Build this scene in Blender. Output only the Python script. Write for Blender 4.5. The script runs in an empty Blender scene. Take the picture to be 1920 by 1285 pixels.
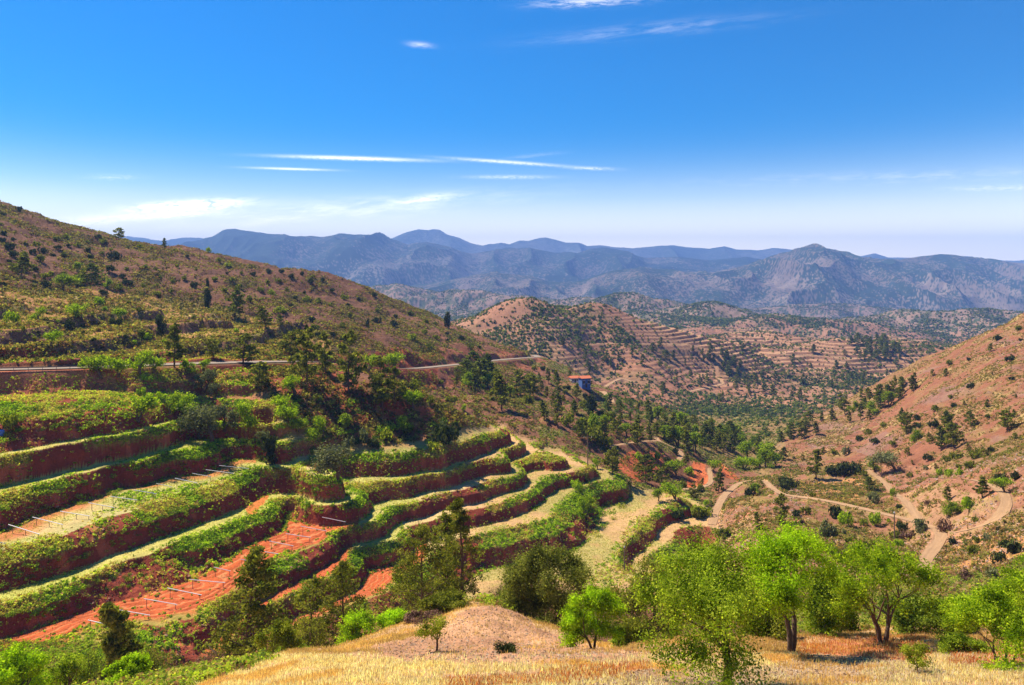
import bpy, math, random
import numpy as np
random.seed(7)
RNG = np.random.default_rng(7)
sc = bpy.context.scene
COL = sc.collection
F, PX0, YH = 1400.0, 960.0, 505.0          # focal length in photo pixels, centre column, horizon row
# ------------------------------------------------------------------ camera, sky, sun, exposure
cam_d = bpy.data.cameras.new('camera'); cam = bpy.data.objects.new('camera', cam_d); COL.objects.link(cam)
cam_d.sensor_width = 36.0; cam_d.lens = 36.0 * F / 1920.0
cam_d.shift_y = -(642.5 - YH) / 1920.0
cam_d.clip_start = 0.5; cam_d.clip_end = 60000.0
cam.location = (0, 0, 0); cam.rotation_euler = (math.radians(90), 0, 0)
sc.camera = cam
SUN_EL, SUN_AZ = math.radians(52), math.radians(-55)      # azimuth from +Y (view direction) towards +X
sd = bpy.data.lights.new('sun', 'SUN'); sd.energy = 5.0; sd.angle = math.radians(0.5); sd.color = (1.0, 0.90, 0.73)
sun = bpy.data.objects.new('sun', sd); COL.objects.link(sun)
from mathutils import Vector
sdir = Vector((math.sin(SUN_AZ) * math.cos(SUN_EL), math.cos(SUN_AZ) * math.cos(SUN_EL), math.sin(SUN_EL)))
sun.rotation_euler = sdir.to_track_quat('Z', 'Y').to_euler()
sc.view_settings.view_transform = 'Standard'; sc.view_settings.look = 'None'
sc.view_settings.exposure = 0.90; sc.view_settings.gamma = 1.0
sc.cycles.max_bounces = 6; sc.cycles.diffuse_bounces = 3; sc.cycles.transmission_bounces = 4
sc.cycles.transparent_max_bounces = 8; sc.cycles.volume_bounces = 0

class NT:
    """small helper for node trees"""
    def __init__(s, tree): s.t = tree; s.n = tree.nodes; s.l = tree.links
    def new(s, typ, **kw):
        n = s.n.new(typ)
        for k, v in kw.items(): setattr(n, k, v)
        return n
    def link(s, a, b): s.l.new(a, b)
    def m(s, op, a, b=None, c=None, clamp=False):
        n = s.n.new('ShaderNodeMath'); n.operation = op; n.use_clamp = clamp
        for i, v in enumerate((a, b, c)):
            if v is None: continue
            if isinstance(v, (int, float)): n.inputs[i].default_value = v
            else: s.l.new(v, n.inputs[i])
        return n.outputs[0]
    def mix(s, fac, a, b, blend='MIX'):
        n = s.n.new('ShaderNodeMix'); n.data_type = 'RGBA'; n.blend_type = blend
        for inp, v in ((n.inputs[0], fac), (n.inputs[6], a), (n.inputs[7], b)):
            if isinstance(v, (int, float)): inp.default_value = v
            elif isinstance(v, tuple): inp.default_value = (*v[:3], 1)
            else: s.l.new(v, inp)
        return n.outputs[2]
    def noise(s, scale, vec=None, detail=3, rough=0.5, dist=0.0):
        n = s.n.new('ShaderNodeTexNoise'); n.inputs['Scale'].default_value = scale
        n.inputs['Detail'].default_value = detail; n.inputs['Roughness'].default_value = rough
        n.inputs['Distortion'].default_value = dist
        if vec is not None: s.l.new(vec, n.inputs['Vector'])
        return n.outputs[0]
    def ramp(s, fac, a, b):
        n = s.n.new('ShaderNodeMapRange'); n.clamp = True; n.interpolation_type = 'SMOOTHSTEP'
        s.l.new(fac, n.inputs[0]); n.inputs[1].default_value = a; n.inputs[2].default_value = b
        return n.outputs[0]

world = bpy.data.worlds.new('World'); sc.world = world; world.use_nodes = True
w = NT(world.node_tree); w.n.clear()
sky = w.new('ShaderNodeTexSky'); sky.sky_type = 'NISHITA'; sky.sun_disc = False
sky.sun_elevation = SUN_EL; sky.sun_rotation = SUN_AZ; sky.altitude = 500; sky.air_density = 1.0; sky.dust_density = 0.6; sky.ozone_density = 2.2
tc = w.new('ShaderNodeTexCoord'); sp = w.new('ShaderNodeSeparateXYZ'); w.link(tc.outputs['Generated'], sp.inputs[0])
yy = w.m('MAXIMUM', sp.outputs[1], 0.02)
A = w.m('DIVIDE', sp.outputs[0], yy); S = w.m('DIVIDE', sp.outputs[2], yy)
hs = w.new('ShaderNodeHueSaturation'); hs.inputs['Saturation'].default_value = 2.6; hs.inputs['Value'].default_value = 1.0; hs.inputs['Hue'].default_value = 0.498
w.link(sky.outputs[0], hs.inputs['Color'])
skycol = w.mix(1.0, hs.outputs[0], (.9, .92, 1.08), 'MULTIPLY')
# pale haze band low in the sky
lowfac = w.ramp(sp.outputs[2], 0.26, -0.02)
lowfac = w.m('MULTIPLY', w.m('POWER', lowfac, 3.3), 0.95)
skycol = w.mix(lowfac, skycol, (26.5, 23.0, 16.0))
def cloud(px, py, L, H, ang, strength, stretch=6.0, seed=0.0, thr=(0.42, 0.7)):
    """one cirrus streak in a direction of the sky; L and H are half sizes in radians * 1400"""
    a0, s0 = (px - PX0) / F, (YH - py) / F
    dx = w.m('SUBTRACT', A, a0); dy = w.m('SUBTRACT', S, s0)
    c, si = math.cos(ang), math.sin(ang)
    u = w.m('ADD', w.m('MULTIPLY', dx, c * F / L), w.m('MULTIPLY', dy, si * F / L))
    v = w.m('ADD', w.m('MULTIPLY', dx, -si * F / H), w.m('MULTIPLY', dy, c * F / H))
    comb = w.new('ShaderNodeCombineXYZ')
    w.link(w.m('MULTIPLY', u, L / H / stretch), comb.inputs[0]); w.link(v, comb.inputs[1]); comb.inputs[2].default_value = seed
    n = w.noise(1.5, comb.outputs[0], 8, 0.68, 0.3)
    vv = w.m('ADD', v, w.m('MULTIPLY', w.m('SUBTRACT', n, 0.5), 1.2))
    g = w.m('EXPONENT', w.m('MULTIPLY', w.m('ADD', w.m('POWER', w.m('ABSOLUTE', u), 2.0), w.m('MULTIPLY', vv, vv)), -1.6))
    return w.m('MULTIPLY', w.m('MULTIPLY', g, w.ramp(n, *thr)), strength)
CL = [(660, 297, 150, 4, -0.03, .75, 3, 1, (.2, .5)), (950, 304, 120, 3.5, -0.07, .55, 3, 2, (.25, .55)), (1110, 316, 50, 3.5, -0.03, .4, 3, 3, (.3, .6)),
      (545, 317, 85, 2.5, -0.03, .6, 3, 4, (.2, .5)), (955, 332, 85, 4, 0, .35, 3, 5, (.3, .6)), (350, 386, 110, 11, 0.06, 2.0, 4, 6, (.36, .6)),
      (1100, 4, 100, 10, 0.04, .4, 5, 7.3, (.36, .62)), (1220, 54, 240, 16, 0.10, .12, 7, 8, (.35, .7)), (788, 84, 26, 6, -0.1, .3, 3, 9, (.2, .6)),
      (800, 372, 75, 8, 0.12, .5, 3, 10, (.3, .6)), (620, 392, 380, 22, 0.08, .4, 6, 11, (.35, .7)), (210, 332, 60, 6, 0, .25, 3, 12, (.35, .7)), (300, 404, 120, 6, 0.04, .8, 4, 17, (.35, .65)),
      (1000, 292, 60, 4, 0.10, .10, 4, 13, (.3, .6)), (150, 415, 180, 12, 0.08, .5, 4, 14, (.3, .6)), (1700, 330, 420, 14, 0.03, .15, 6, 15, (.4, .7)), (1880, 352, 120, 6, .02, .3, 5, 16, (.35, .7))]
tot = None
for c in CL:
    g = cloud(*c); tot = g if tot is None else w.m('ADD', tot, g)
tot = w.m('MULTIPLY', w.m('MULTIPLY', w.m('MINIMUM', tot, 1.2), .5), w.m('GREATER_THAN', sp.outputs[1], 0.1))
skycol = w.mix(tot, skycol, (38.0, 33.0, 25.0))
bg = w.new('ShaderNodeBackground'); bg.inputs[1].default_value = 0.073; w.link(skycol, bg.inputs[0])
out = w.new('ShaderNodeOutputWorld'); w.link(bg.outputs[0], out.inputs[0])

# ------------------------------------------------------------------ helpers
def make_mesh(name, verts, faces, mats=(), col=None, smooth=True, matidx=None):
    """verts (n,3); faces (m,4) or (m,3) numpy int"""
    me = bpy.data.meshes.new(name)
    verts = np.asarray(verts, np.float32); faces = np.asarray(faces, np.int32)
    m, k = faces.shape
    me.vertices.add(len(verts)); me.vertices.foreach_set('co', verts.ravel())
    me.loops.add(m * k); me.loops.foreach_set('vertex_index', faces.ravel())
    me.polygons.add(m); me.polygons.foreach_set('loop_start', np.arange(0, m * k, k, dtype=np.int32))
    me.polygons.foreach_set('loop_total', np.full(m, k, np.int32))
    if matidx is not None: me.polygons.foreach_set('material_index', np.asarray(matidx, np.int32))
    me.update(calc_edges=True)
    me.polygons.foreach_set('use_smooth', np.full(m, bool(smooth)))
    for mt in mats: me.materials.append(mt)
    if col is not None:
        at = me.color_attributes.new('col', 'FLOAT_COLOR', 'POINT')
        c4 = np.ones((len(verts), 4), np.float32); c4[:, :3] = col
        at.data.foreach_set('color', c4.ravel())
    return me
def link(name, me, parent=None, loc=None, **props):
    o = bpy.data.objects.new(name, me); COL.objects.link(o)
    if parent is not None: o.parent = parent
    if loc is not None: o.location = loc
    for k, v in props.items(): o[k] = v
    return o
def tag(o, label, cat, group=None, kind=None):
    if label: o['label'] = label
    if cat: o['category'] = cat
    if group: o['group'] = group
    if kind: o['kind'] = kind
    return o
def principled(name, color, rough=0.9, spec=0.2):
    mt = bpy.data.materials.new(name); mt.use_nodes = True
    b = mt.node_tree.nodes['Principled BSDF']
    b.inputs['Base Color'].default_value = (*color, 1); b.inputs['Roughness'].default_value = rough
    b.inputs['Specular IOR Level'].default_value = spec
    return mt, NT(mt.node_tree), b

def _h(ix, iy, seed):
    n = (ix.astype(np.int64) * 374761393 + iy.astype(np.int64) * 668265263 + seed * 974634777) & 0xFFFFFFFF
    n = ((n ^ (n >> 13)) * 1274126177) & 0xFFFFFFFF
    return ((n ^ (n >> 16)) & 0xFFFF) / 65535.0
def vnoise(x, y, seed=0):
    xi = np.floor(x); yi = np.floor(y); fx = x - xi; fy = y - yi
    fx = fx * fx * fx * (fx * (fx * 6 - 15) + 10); fy = fy * fy * fy * (fy * (fy * 6 - 15) + 10)
    xi = xi.astype(np.int64); yi = yi.astype(np.int64)
    a = _h(xi, yi, seed); b = _h(xi + 1, yi, seed); c = _h(xi, yi + 1, seed); d = _h(xi + 1, yi + 1, seed)
    return (a + (b - a) * fx) * (1 - fy) + (c + (d - c) * fx) * fy - 0.5
def fbm(x, y, seed=0, octv=3, gain=0.5):
    r = 0; g = 1.0
    for o in range(octv):
        r = r + g * vnoise(x, y, seed + o * 17); x = x * 2.03 + 13.1; y = y * 2.03 + 7.7; g *= gain
    return r
def sstep(x, a, b):
    t = np.clip((x - a) / (b - a), 0, 1); return t * t * (3 - 2 * t)
def in_poly(x, y, poly):
    r = np.zeros(x.shape, bool); n = len(poly)
    for i in range(n):
        x1, y1 = poly[i]; x2, y2 = poly[(i + 1) % n]
        if y1 == y2: continue
        c = ((y1 > y) != (y2 > y)) & (x < (x2 - x1) * (y - y1) / (y2 - y1) + x1)
        r ^= c
    return r

# ------------------------------------------------------------------ terrain: survey points
# terrace edges: level (metres below the camera), points (column, row[, extra drop])
EDGES = {
 26.2: [(-250, 790, -1), (0, 753), (25, 748), (84, 743), (134, 737), (167, 735, .1), (217, 736, .8), (318, 742, 2.6), (417, 748, 4.2), (492, 752, 4.4)],
 32.9: [(-250, 905), (0, 857), (84, 842), (150, 830), (217, 819), (284, 804), (318, 794), (350, 786, .6), (420, 790, 1.6), (490, 796, 2)],
 37.6: [(-250, 985), (0, 927), (67, 909), (134, 890), (217, 869), (300, 852), (395, 835), (442, 823), (484, 824), (534, 830), (598, 844), (640, 806), (700, 800), (760, 792), (830, 790)],
 42.0: [(-250, 1090), (0, 1034), (67, 1019), (120, 1003), (175, 982), (251, 960), (301, 940), (333, 932), (400, 914), (450, 892), (526, 879), (565, 868), (600, 862), (660, 853), (760, 850), (820, 842), (867, 830, 0.5), (893, 817), (930, 812, 2)],
 46.5: [(-250, 1215), (0, 1134), (100, 1102), (167, 1080), (234, 1054), (318, 1020), (384, 999), (450, 970), (500, 953), (559, 933), (618, 915), (680, 910), (717, 903), (793, 890), (860, 873), (907, 861), (950, 857)],
 50.0: [(-250, 1300), (0, 1230), (120, 1222), (234, 1204), (284, 1182), (367, 1155), (430, 1115), (484, 1080), (517, 1059), (584, 1027), (618, 1011), (700, 980), (777, 942), (843, 923), (893, 910), (953, 895), (962, 868), (1003, 851), (1043, 855)],
 53.0: [(660, 1030), (760, 990), (873, 957), (927, 947), (973, 930), (1003, 913), (1043, 890), (1093, 871), (1108, 878)],
 56.0: [(500, 1200), (600, 1160), (657, 1135), (733, 1102), (800, 1055), (893, 1002), (960, 988), (1027, 973), (1060, 945), (1120, 903), (1150, 900)],
 61.0: [(1000, 1130), (1130, 1095), (1165, 1040), (1185, 1005), (1225, 965), (1262, 942)],
 64.0: [(1210, 1060), (1262, 1020), (1320, 985), (1345, 1000)],
}
LEV = np.array([20.5, 26.2, 32.9, 37.6, 42.0, 46.5, 50.0, 53.0, 56.0, 61.0, 64.0, 69.0])
RISE = np.array([.42, .72, .32, .36, .52, .40, .42, .42, .36, .40, .5])     # share of each step taken by its bank
# other ground points: (column, row, depth)
PTS = [
 (0, 380, 450), (120, 420, 460), (240, 450, 470), (400, 475, 490), (560, 505, 500), (700, 545, 500), (850, 607, 480), (930, 645, 455), (985, 668, 440),
 (-250, 300, 430), (0, 450, 350), (0, 520, 265), (0, 580, 215), (0, 640, 176), (0, 672, 168), (200, 520, 330), (200, 580, 250), (200, 630, 195), (200, 662, 182), (400, 540, 350), (400, 600, 270), (400, 650, 212),
 (550, 580, 350), (550, 630, 270), (620, 655, 262), (700, 600, 390), (700, 660, 280), (850, 650, 375), (800, 670, 310), (920, 665, 410),
 (-250, 640, 155),
 (700, 720, 190), (760, 755, 185), (830, 775, 190), (900, 800, 195), (640, 745, 186), (580, 745, 180), (720, 790, 181), (600, 800, 172),
 (850, 740, 270), (800, 720, 275), (740, 708, 250), (900, 740, 285), (950, 810, 205), (1000, 800, 235), (1000, 740, 310), (950, 700, 370), (1050, 760, 300), (1100, 730, 370), (1100, 800, 270), (1200, 800, 300), (1150, 770, 350), (1000, 838, 215), (1060, 835, 225), (1120, 850, 225),
 (1200, 765, 390), (1300, 800, 350), (1260, 840, 280), (1180, 860, 245), (1290, 900, 254), (1350, 850, 315), (1215, 905, 225), (1100, 715, 455), (1050, 695, 450), (1200, 748, 455), (1300, 777, 435), (1390, 806, 410), (1420, 830, 360), (1430, 855, 330), (1340, 930, 230), (1400, 900, 235),
 # right valley side
 (1500, 935, 195), (1600, 945, 190), (1680, 975, 165), (1750, 1060, 126), (1920, 900, 142), (1800, 900, 170), (1700, 900, 215), (1620, 890, 225), (1920, 590, 350), (1860, 618, 360), (1800, 645, 370), (1700, 690, 400), (1640, 722, 415), (1600, 742, 420), (1560, 770, 420), (1500, 800, 400), (1480, 832, 340),
 (1900, 750, 240), (1920, 660, 290), (1800, 760, 270), (1800, 840, 215), (1700, 840, 235), (1700, 770, 310), (1600, 800, 340), (1550, 850, 280), (1500, 880, 250), (1640, 860, 245), (2200, 520, 330), (2200, 900, 120), (2200, 740, 200), (2200, 1100, 60),
 (1850, 1060, 110), (1700, 1130, 80), (1920, 1150, 60), (1500, 1000, 142), (1600, 1020, 128), (1400, 960, 178), (1400, 1010, 145), (1740, 1010, 148),
 # near hill on which the photographer stands
 (960, 1285, 22), (1350, 1290, 26), (1600, 1285, 26), (600, 1285, 24), (450, 1285, 30), (520, 1235, 45), (330, 1285, 48), (700, 1195, 45), (900, 1140, 48), (960, 1135, 52), (1000, 1170, 46), (1220, 1215, 36), (760, 1240, 30), (1100, 1225, 32), (1500, 1220, 36), (1650, 1200, 37), (1850, 1230, 32), (1920, 1285, 24), (1100, 1262, 25), (800, 1262, 25), (1000, 1220, 37), (860, 1185, 42), (2200, 1285, 22),
 # mid-distance hills
 (980, 570, 900), (890, 600, 900), (1100, 577, 950), (1040, 585, 915), (1200, 625, 1000), (1300, 655, 1050), (1000, 640, 780), (1080, 650, 800), (1100, 700, 720), (1200, 700, 800), (1300, 740, 700), (1350, 775, 600), (1400, 762, 690), (1500, 745, 710), (1500, 775, 600), (1560, 765, 590), (1400, 700, 820), (1300, 700, 820), (1480, 700, 830), (1400, 650, 930), (1400, 640, 950), (1320, 655, 960), (1480, 645, 970), (1550, 640, 1010), (1600, 634, 1000), (1640, 645, 990), (1700, 680, 900), (1600, 700, 830), (1550, 700, 830), (1640, 725, 760), (1760, 670, 950), (1850, 640, 1050),
 (1500, 625, 1250), (1500, 600, 1450), (1700, 630, 1250), (1700, 603, 1500), (1620, 606, 1450), (1900, 600, 1300), (1900, 577, 1450), (1820, 592, 1450), (1100, 562, 1500), (1180, 555, 1500), (1250, 558, 1500), (1310, 571, 1500), (1200, 600, 1250), (1250, 640, 1080), (1400, 575, 1450), (1400, 600, 1300), (1340, 625, 1100), (1450, 590, 1500),
 (740, 535, 2000), (860, 547, 1900), (960, 555, 1800), (1050, 556, 1750), (700, 543, 2000), (790, 572, 1600), (1010, 577, 1450),
 (2200, 545, 1500), (2200, 640, 1100),
]
# hidden ground: (column, depth, metres below camera)
HID = [(0, 600, -20), (0, 900, 60), (0, 1500, 110), (400, 700, 30), (400, 1100, 90), (700, 750, 60), (700, 1200, 90), (700, 2800, 170), (560, 2000, 110), (860, 640, 90), (980, 580, 98), (1100, 560, 108), (1230, 545, 112), (980, 1200, 100), (1100, 1250, 120), (1400, 480, 101), (1300, 560, 111), (-250, 900, 40), (-250, 1600, 110),
 (1900, 500, 62), (1900, 750, 115), (1700, 560, 92), (2200, 600, 60), (760, 216, 39), (830, 225, 43.5), (640, 214, 27.5), (900, 2700, 180), (1200, 2300, 150), (1500, 2600, 170), (1850, 2700, 170), (1180, 1900, 140), (1400, 1900, 150), (1600, 1850, 160), (1900, 1850, 150), (1480, 1100, 112), (1700, 1080, 118), (1300, 1150, 108), (800, 2500, 160), (1000, 2400, 160),
 (520, 60, 35), (330, 62, 38), (0, 50, 30), (0, 70, 42), (-250, 50, 32), (-250, 80, 47), (0, 28, 18), (180, 50, 28.2), (180, 70, 42), (700, 60, 31), (700, 80, 46), (700, 105, 57), (860, 66, 31), (860, 90, 48), (860, 130, 60), (1030, 52, 25.5), (1030, 75, 42), (1030, 105, 58), (1110, 42, 21.6), (1200, 60, 31), (1200, 95, 52), (1300, 40, 19.8), (1300, 70, 38), (1300, 120, 59), (1400, 110, 53), (1500, 60, 30), (1500, 100, 45), (500, 85, 50), (300, 85, 50), (100, 88, 49),
 (1250, 165, 66), (1330, 180, 66.5), (960, 115, 60), (1100, 130, 62),
 (100, 12, 7), (960, 12, 7), (1850, 12, 7), (100, 5, 3.3), (960, 5, 3.3), (1850, 5, 3.3), (960, 2, 1.8), (0, 2, 1.8), (1920, 2, 1.8)]
for _p in (-400, 200, 800, 1400, 2000): HID += [(_p, 5000, 300), (_p, 7000, 300), (_p, 16000, 300)]
# asphalt road on the left hillside: (column, depth, drop)
ROAD = [(-420, 150, 20.3), (-200, 154, 20.8), (0, 161, 21.6), (120, 168, 22.2), (240, 177, 23.0), (340, 186, 23.6), (420, 193, 24.2), (500, 200, 24.8), (560, 208, 25.7), (620, 222, 27.8), (665, 238, 30.5), (700, 252, 33.0), (735, 268, 35.6), (773, 287, 38.3), (815, 312, 40.8), (850, 340, 43.6), (890, 370, 46.3), (925, 398, 48.7), (960, 422, 50.7), (985, 440, 52.3), (1003, 462, 54.5), (1010, 490, 57.5), (1000, 530, 61)]
road_w = np.array([((p - PX0) / F * y, y, -h) for p, y, h in ROAD])
rp = []
for i in range(len(road_w) - 1):
    for t in np.linspace(0, 1, 6)[:-1]: rp.append(road_w[i] * (1 - t) + road_w[i + 1] * t)
rp.append(road_w[-1]); rp = np.array(rp)
for _ in range(3): rp[1:-1] = (rp[:-2] + 2 * rp[1:-1] + rp[2:]) / 4

# thin-plate spline through all of them in (azimuth, log depth)
cx, cy, cz, wx, wy, wz = [], [], [], [], [], []
def add(px, Y, h): cx.append((px - PX0) / F); cy.append(math.log(Y)); cz.append(h)
for lv, pts in EDGES.items():
    for p in pts:
        wv = p[2] if len(p) > 2 else 0.0
        Y = (lv + wv) * F / (p[1] - YH); add(p[0], Y, lv + wv)
        wx.append((p[0] - PX0) / F); wy.append(math.log(Y)); wz.append(wv)
far = lambda Y: Y if Y < 1100 else 1100 + (Y - 1100) * 2.2
for px, py, Y in PTS: Y = far(Y); add(px, Y, (py - YH) * Y / F)
for px, Y, h in HID: add(px, far(Y) if Y < 3000 else Y, h * (1 if Y < 1100 else 1.35) if Y < 3000 else h)
for px, Y, h in ROAD[1:-1]: add(px, Y, h)
for px, Y in ((-250, 60), (2000, 60), (2000, 200), (1400, 200), (1400, 100), (800, 60), (900, 300), (400, 300), (-300, 300), (-300, 150)): wx.append((px - PX0) / F); wy.append(math.log(Y)); wz.append(0.0)
def tps(x, y, z, lam):
    x, y, z = map(np.array, (x, y, z)); n = len(x)
    d2 = (x[:, None] - x) ** 2 + (y[:, None] - y) ** 2
    K = 0.5 * d2 * np.log(d2 + 1e-12) + lam * np.eye(n)
    P = np.c_[np.ones(n), x, y]; M = np.block([[K, P], [P.T, np.zeros((3, 3))]])
    s = np.linalg.solve(M, np.r_[z, 0, 0, 0])
    def ev(X, Y):
        o = np.empty(X.size); X = X.ravel(); Y = Y.ravel()
        for i in range(0, X.size, 20000):
            a, b = X[i:i + 20000, None], Y[i:i + 20000, None]
            e = (a - x) ** 2 + (b - y) ** 2
            o[i:i + 20000] = (0.5 * e * np.log(e + 1e-12)) @ s[:n] + s[n] + a[:, 0] * s[n + 1] + b[:, 0] * s[n + 2]
        return o
    return ev
fH = tps(cx, cy, cz, 3e-5); fW = tps(wx, wy, wz, 1e-4)
ca = np.linspace(-0.95, 0.95, 330); cl = np.linspace(math.log(1.5), math.log(16000), 560)
CA, CLn = np.meshgrid(ca, cl)
Hc = fH(CA, CLn).reshape(CA.shape); Wc = fW(CA, CLn).reshape(CA.shape)
Wc = Wc * sstep(CLn, math.log(60), math.log(100)) * (1 - sstep(CLn, math.log(230), math.log(300)))
pxc = PX0 + F * CA; pyc = YH + F * Hc / np.exp(CLn); Yc = np.exp(CLn)
def cmask(poly, y0, y1, blur=2):
    m = (in_poly(pxc, pyc, poly) & (Yc > y0) & (Yc < y1)).astype(float)
    for _ in range(blur):
        m[1:-1] = (m[:-2] + 2 * m[1:-1] + m[2:]) / 4; m[:, 1:-1] = (m[:, :-2] + 2 * m[:, 1:-1] + m[:, 2:]) / 4
    return m
mTc = cmask([(-400, 700), (200, 700), (500, 730), (520, 790), (560, 822), (640, 838), (760, 834), (880, 805), (940, 795), (1010, 838), (1075, 850), (1135, 878), (1200, 915), (1290, 925), (1360, 1000), (1260, 1090), (1120, 1130), (1000, 1060), (860, 1120), (700, 1160), (540, 1190), (380, 1250), (200, 1290), (-400, 1340)], 88, 235, 3)
mFc = cmask([(-400, 575), (560, 580), (600, 640), (300, 668), (-400, 668)], 150, 320, 4)
mMc = np.maximum(cmask([(1010, 610), (1330, 640), (1480, 628), (1700, 640), (1760, 700), (1600, 745), (1480, 760), (1330, 735), (1180, 720), (1080, 720), (1020, 680)], 560, 1700, 3),
                 cmask([(1200, 600), (1420, 600), (1520, 640), (1900, 610), (1900, 680), (1480, 660), (1200, 650)], 1200, 3200, 3) * .8)
# ------------------------------------------------------------------ terrain sheet
def rows():
    r = [1.5]
    while r[-1] < 11800:
        y = r[-1]
        k = .02 if y < 12 else .005 if y < 30 else .0034 if y < 60 else .004 if y < 88 else .0019 if y < 235 else .0030 if y < 560 else .0024 if y < 1450 else .0040 if y < 3800 else .03
        r.append(y * (1 + k))
    return np.array(r)
RY = rows(); CAZ = np.arange(-0.80, 0.8001, 1 / 760.0)
NR, NC = len(RY), len(CAZ)
LY = np.log(RY)
def upsample(G):
    gi = (LY - cl[0]) / (cl[1] - cl[0]); i0 = np.clip(gi.astype(int), 0, len(cl) - 2); fi = (gi - i0)[:, None]
    gj = (CAZ - ca[0]) / (ca[1] - ca[0]); j0 = np.clip(gj.astype(int), 0, len(ca) - 2); fj = (gj - j0)[None]
    R = G[i0] * (1 - fi) + G[i0 + 1] * fi
    return R[:, j0] * (1 - fj) + R[:, j0 + 1] * fj
H = upsample(Hc); Wf = upsample(Wc); mT = upsample(mTc); mF = upsample(mFc); mM = upsample(mMc)
YY = np.repeat(RY[:, None], NC, 1); XX = YY * CAZ[None]
H = H + ((YY > 30) & (YY < 60)) * .12 * fbm(XX / .9, YY / .9, 61, 2)
H = np.where(YY < 24, np.maximum(H, 1.2 + .5 * YY), H)
# road distance
rd = np.full(H.shape, 99.0); rz = np.zeros(H.shape)
r0, r1 = np.searchsorted(RY, 138), np.searchsorted(RY, 580)
def polydist(P, r0, r1, rd, rz, reach=20):
    for i in range(len(P) - 1):
        a, b = P[i], P[i + 1]
        ya, yb = min(a[1], b[1]) - reach, max(a[1], b[1]) + reach
        i0, i1 = np.searchsorted(RY, max(ya, 2)), np.searchsorted(RY, yb)
        if i1 <= i0: continue
        xs = (min(a[0], b[0]) - reach, max(a[0], b[0]) + reach)
        az = [x / y for x in xs for y in (max(ya, 2), yb)]
        j0, j1 = np.searchsorted(CAZ, min(az)), np.searchsorted(CAZ, max(az))
        if j1 <= j0: continue
        x = XX[i0:i1, j0:j1]; y = YY[i0:i1, j0:j1]
        d = b[:2] - a[:2]; L2 = d @ d + 1e-9
        t = np.clip(((x - a[0]) * d[0] + (y - a[1]) * d[1]) / L2, 0, 1)
        dd = np.hypot(x - a[0] - t * d[0], y - a[1] - t * d[1])
        m = dd < rd[i0:i1, j0:j1]
        rd[i0:i1, j0:j1][m] = dd[m]; rz[i0:i1, j0:j1][m] = (a[2] + t * (b[2] - a[2]))[m]
polydist(rp, r0, r1, rd, rz)
# separate hills across the valley: (column, row of the top, depth, steepness, roundness, how drawn out sideways)
H = H + 4 * sstep(YY, 800, 880) + 28 * sstep(YY, 980, 1150) + 30 * sstep(YY, 1600, 2200)
warp = fbm(XX / 130, YY / 130, 41, 3)
for hp, hr, hy, hs_s, hr0, hax in [(985, 569, 840, .42, 30, .95), (1098, 576, 885, .38, 30, .75), (1180, 555, 2200, .36, 60, .8), (1095, 561, 2600, .3, 60, .8), (1335, 570, 1900, .36, 55, .8), (1475, 596, 1600, .28, 60, .6), (1605, 632, 960, .34, 40, .6),
                             (1850, 584, 1900, .26, 60, .45), (1690, 608, 2300, .22, 60, .5), (860, 546, 2900, .32, 80, .8), (740, 534, 3100, .32, 80, .8), (960, 555, 2800, .32, 80, .7), (1240, 646, 930, .34, 30, .45), (1440, 628, 1100, .26, 40, .5), (1560, 572, 3300, .2, 80, .4), (1290, 700, 790, .30, 25, .5), (1500, 690, 850, .25, 30, .4), (1700, 640, 1250, .26, 40, .5), (1330, 612, 1350, .3, 40, .6), (1130, 610, 1150, .3, 30, .6)]:
    hx = (hp - PX0) / F * hy; dd = np.sqrt(((XX - hx) * hax) ** 2 + (YY - hy) ** 2)
    th_ = np.arctan2(YY - hy, XX - hx); dd = dd * (1 + .30 * warp + .18 * np.sin(th_ * 5 + hp) * sstep(dd, 20, 120))
    Hh = (hr - YH) * hy / F + 1.4 * hs_s * (np.sqrt(dd ** 2 + hr0 ** 2) - hr0)
    q_ = np.clip(.5 + .5 * (H - Hh) / 7, 0, 1); H = H * (1 - q_) + Hh * q_ - 7 * q_ * (1 - q_)
# shape noise
wfar = sstep(YY, 500, 900); wmid = sstep(YY, 170, 260) * (1 - wfar); rough = 1 - mT
N1 = fbm(XX / 38, YY / 38, 3, 3); N2 = fbm(XX / 9, YY / 9, 31, 3); N3 = fbm(XX / 2.4, YY / 2.4, 57, 2)
H = H - rough * (wmid * (3.8 * N1 + 1.8 * N2 + .55 * N3) + (1 - wmid) * (1 - wfar) * sstep(YY, 16, 60) * (.6 * N2 + .3 * N3) + (1 - sstep(YY, 60, 90)) * .10 * N3)
NF = fbm(XX / 150, YY / 150, 5, 4); NG = fbm(XX / 420, YY / 420, 8, 3)
H = H - wfar * (1 - sstep(YY, 3400, 4600)) * (11 * NF + 3.5 * np.abs(vnoise(XX / 55 + NF, YY / 75, 15)) * 4 + 8 * NG * sstep(YY, 900, 1600))
gul = 1 - np.abs(2 * vnoise(XX / 42 + .6 * N1, YY / 90, 77)) * 2
H = H + rough * wmid * np.clip(gul, 0, 1) ** 2 * 2.4
T = H - Wf + mT * (.45 * fbm(XX / 7, YY / 7, 91, 3) + .32 * N3)
k = np.clip(np.searchsorted(LEV, T.ravel()).reshape(T.shape) - 1, 0, len(LEV) - 2)
u = np.clip((T - LEV[k]) / (LEV[k + 1] - LEV[k]), 0, 1); rw = RISE[k]
v = np.clip(u / rw, 0, 1)
bp = .45 + .5 * fbm(XX / 12, YY / 12, 101, 2)
bp = np.clip(bp, .15, .8)
bp = np.clip(bp + .12, .2, .82); drop = np.where(v < bp, .34 * v / bp, .34 + .66 * (v - bp) / (1 - bp))
inr = (u < rw)
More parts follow.
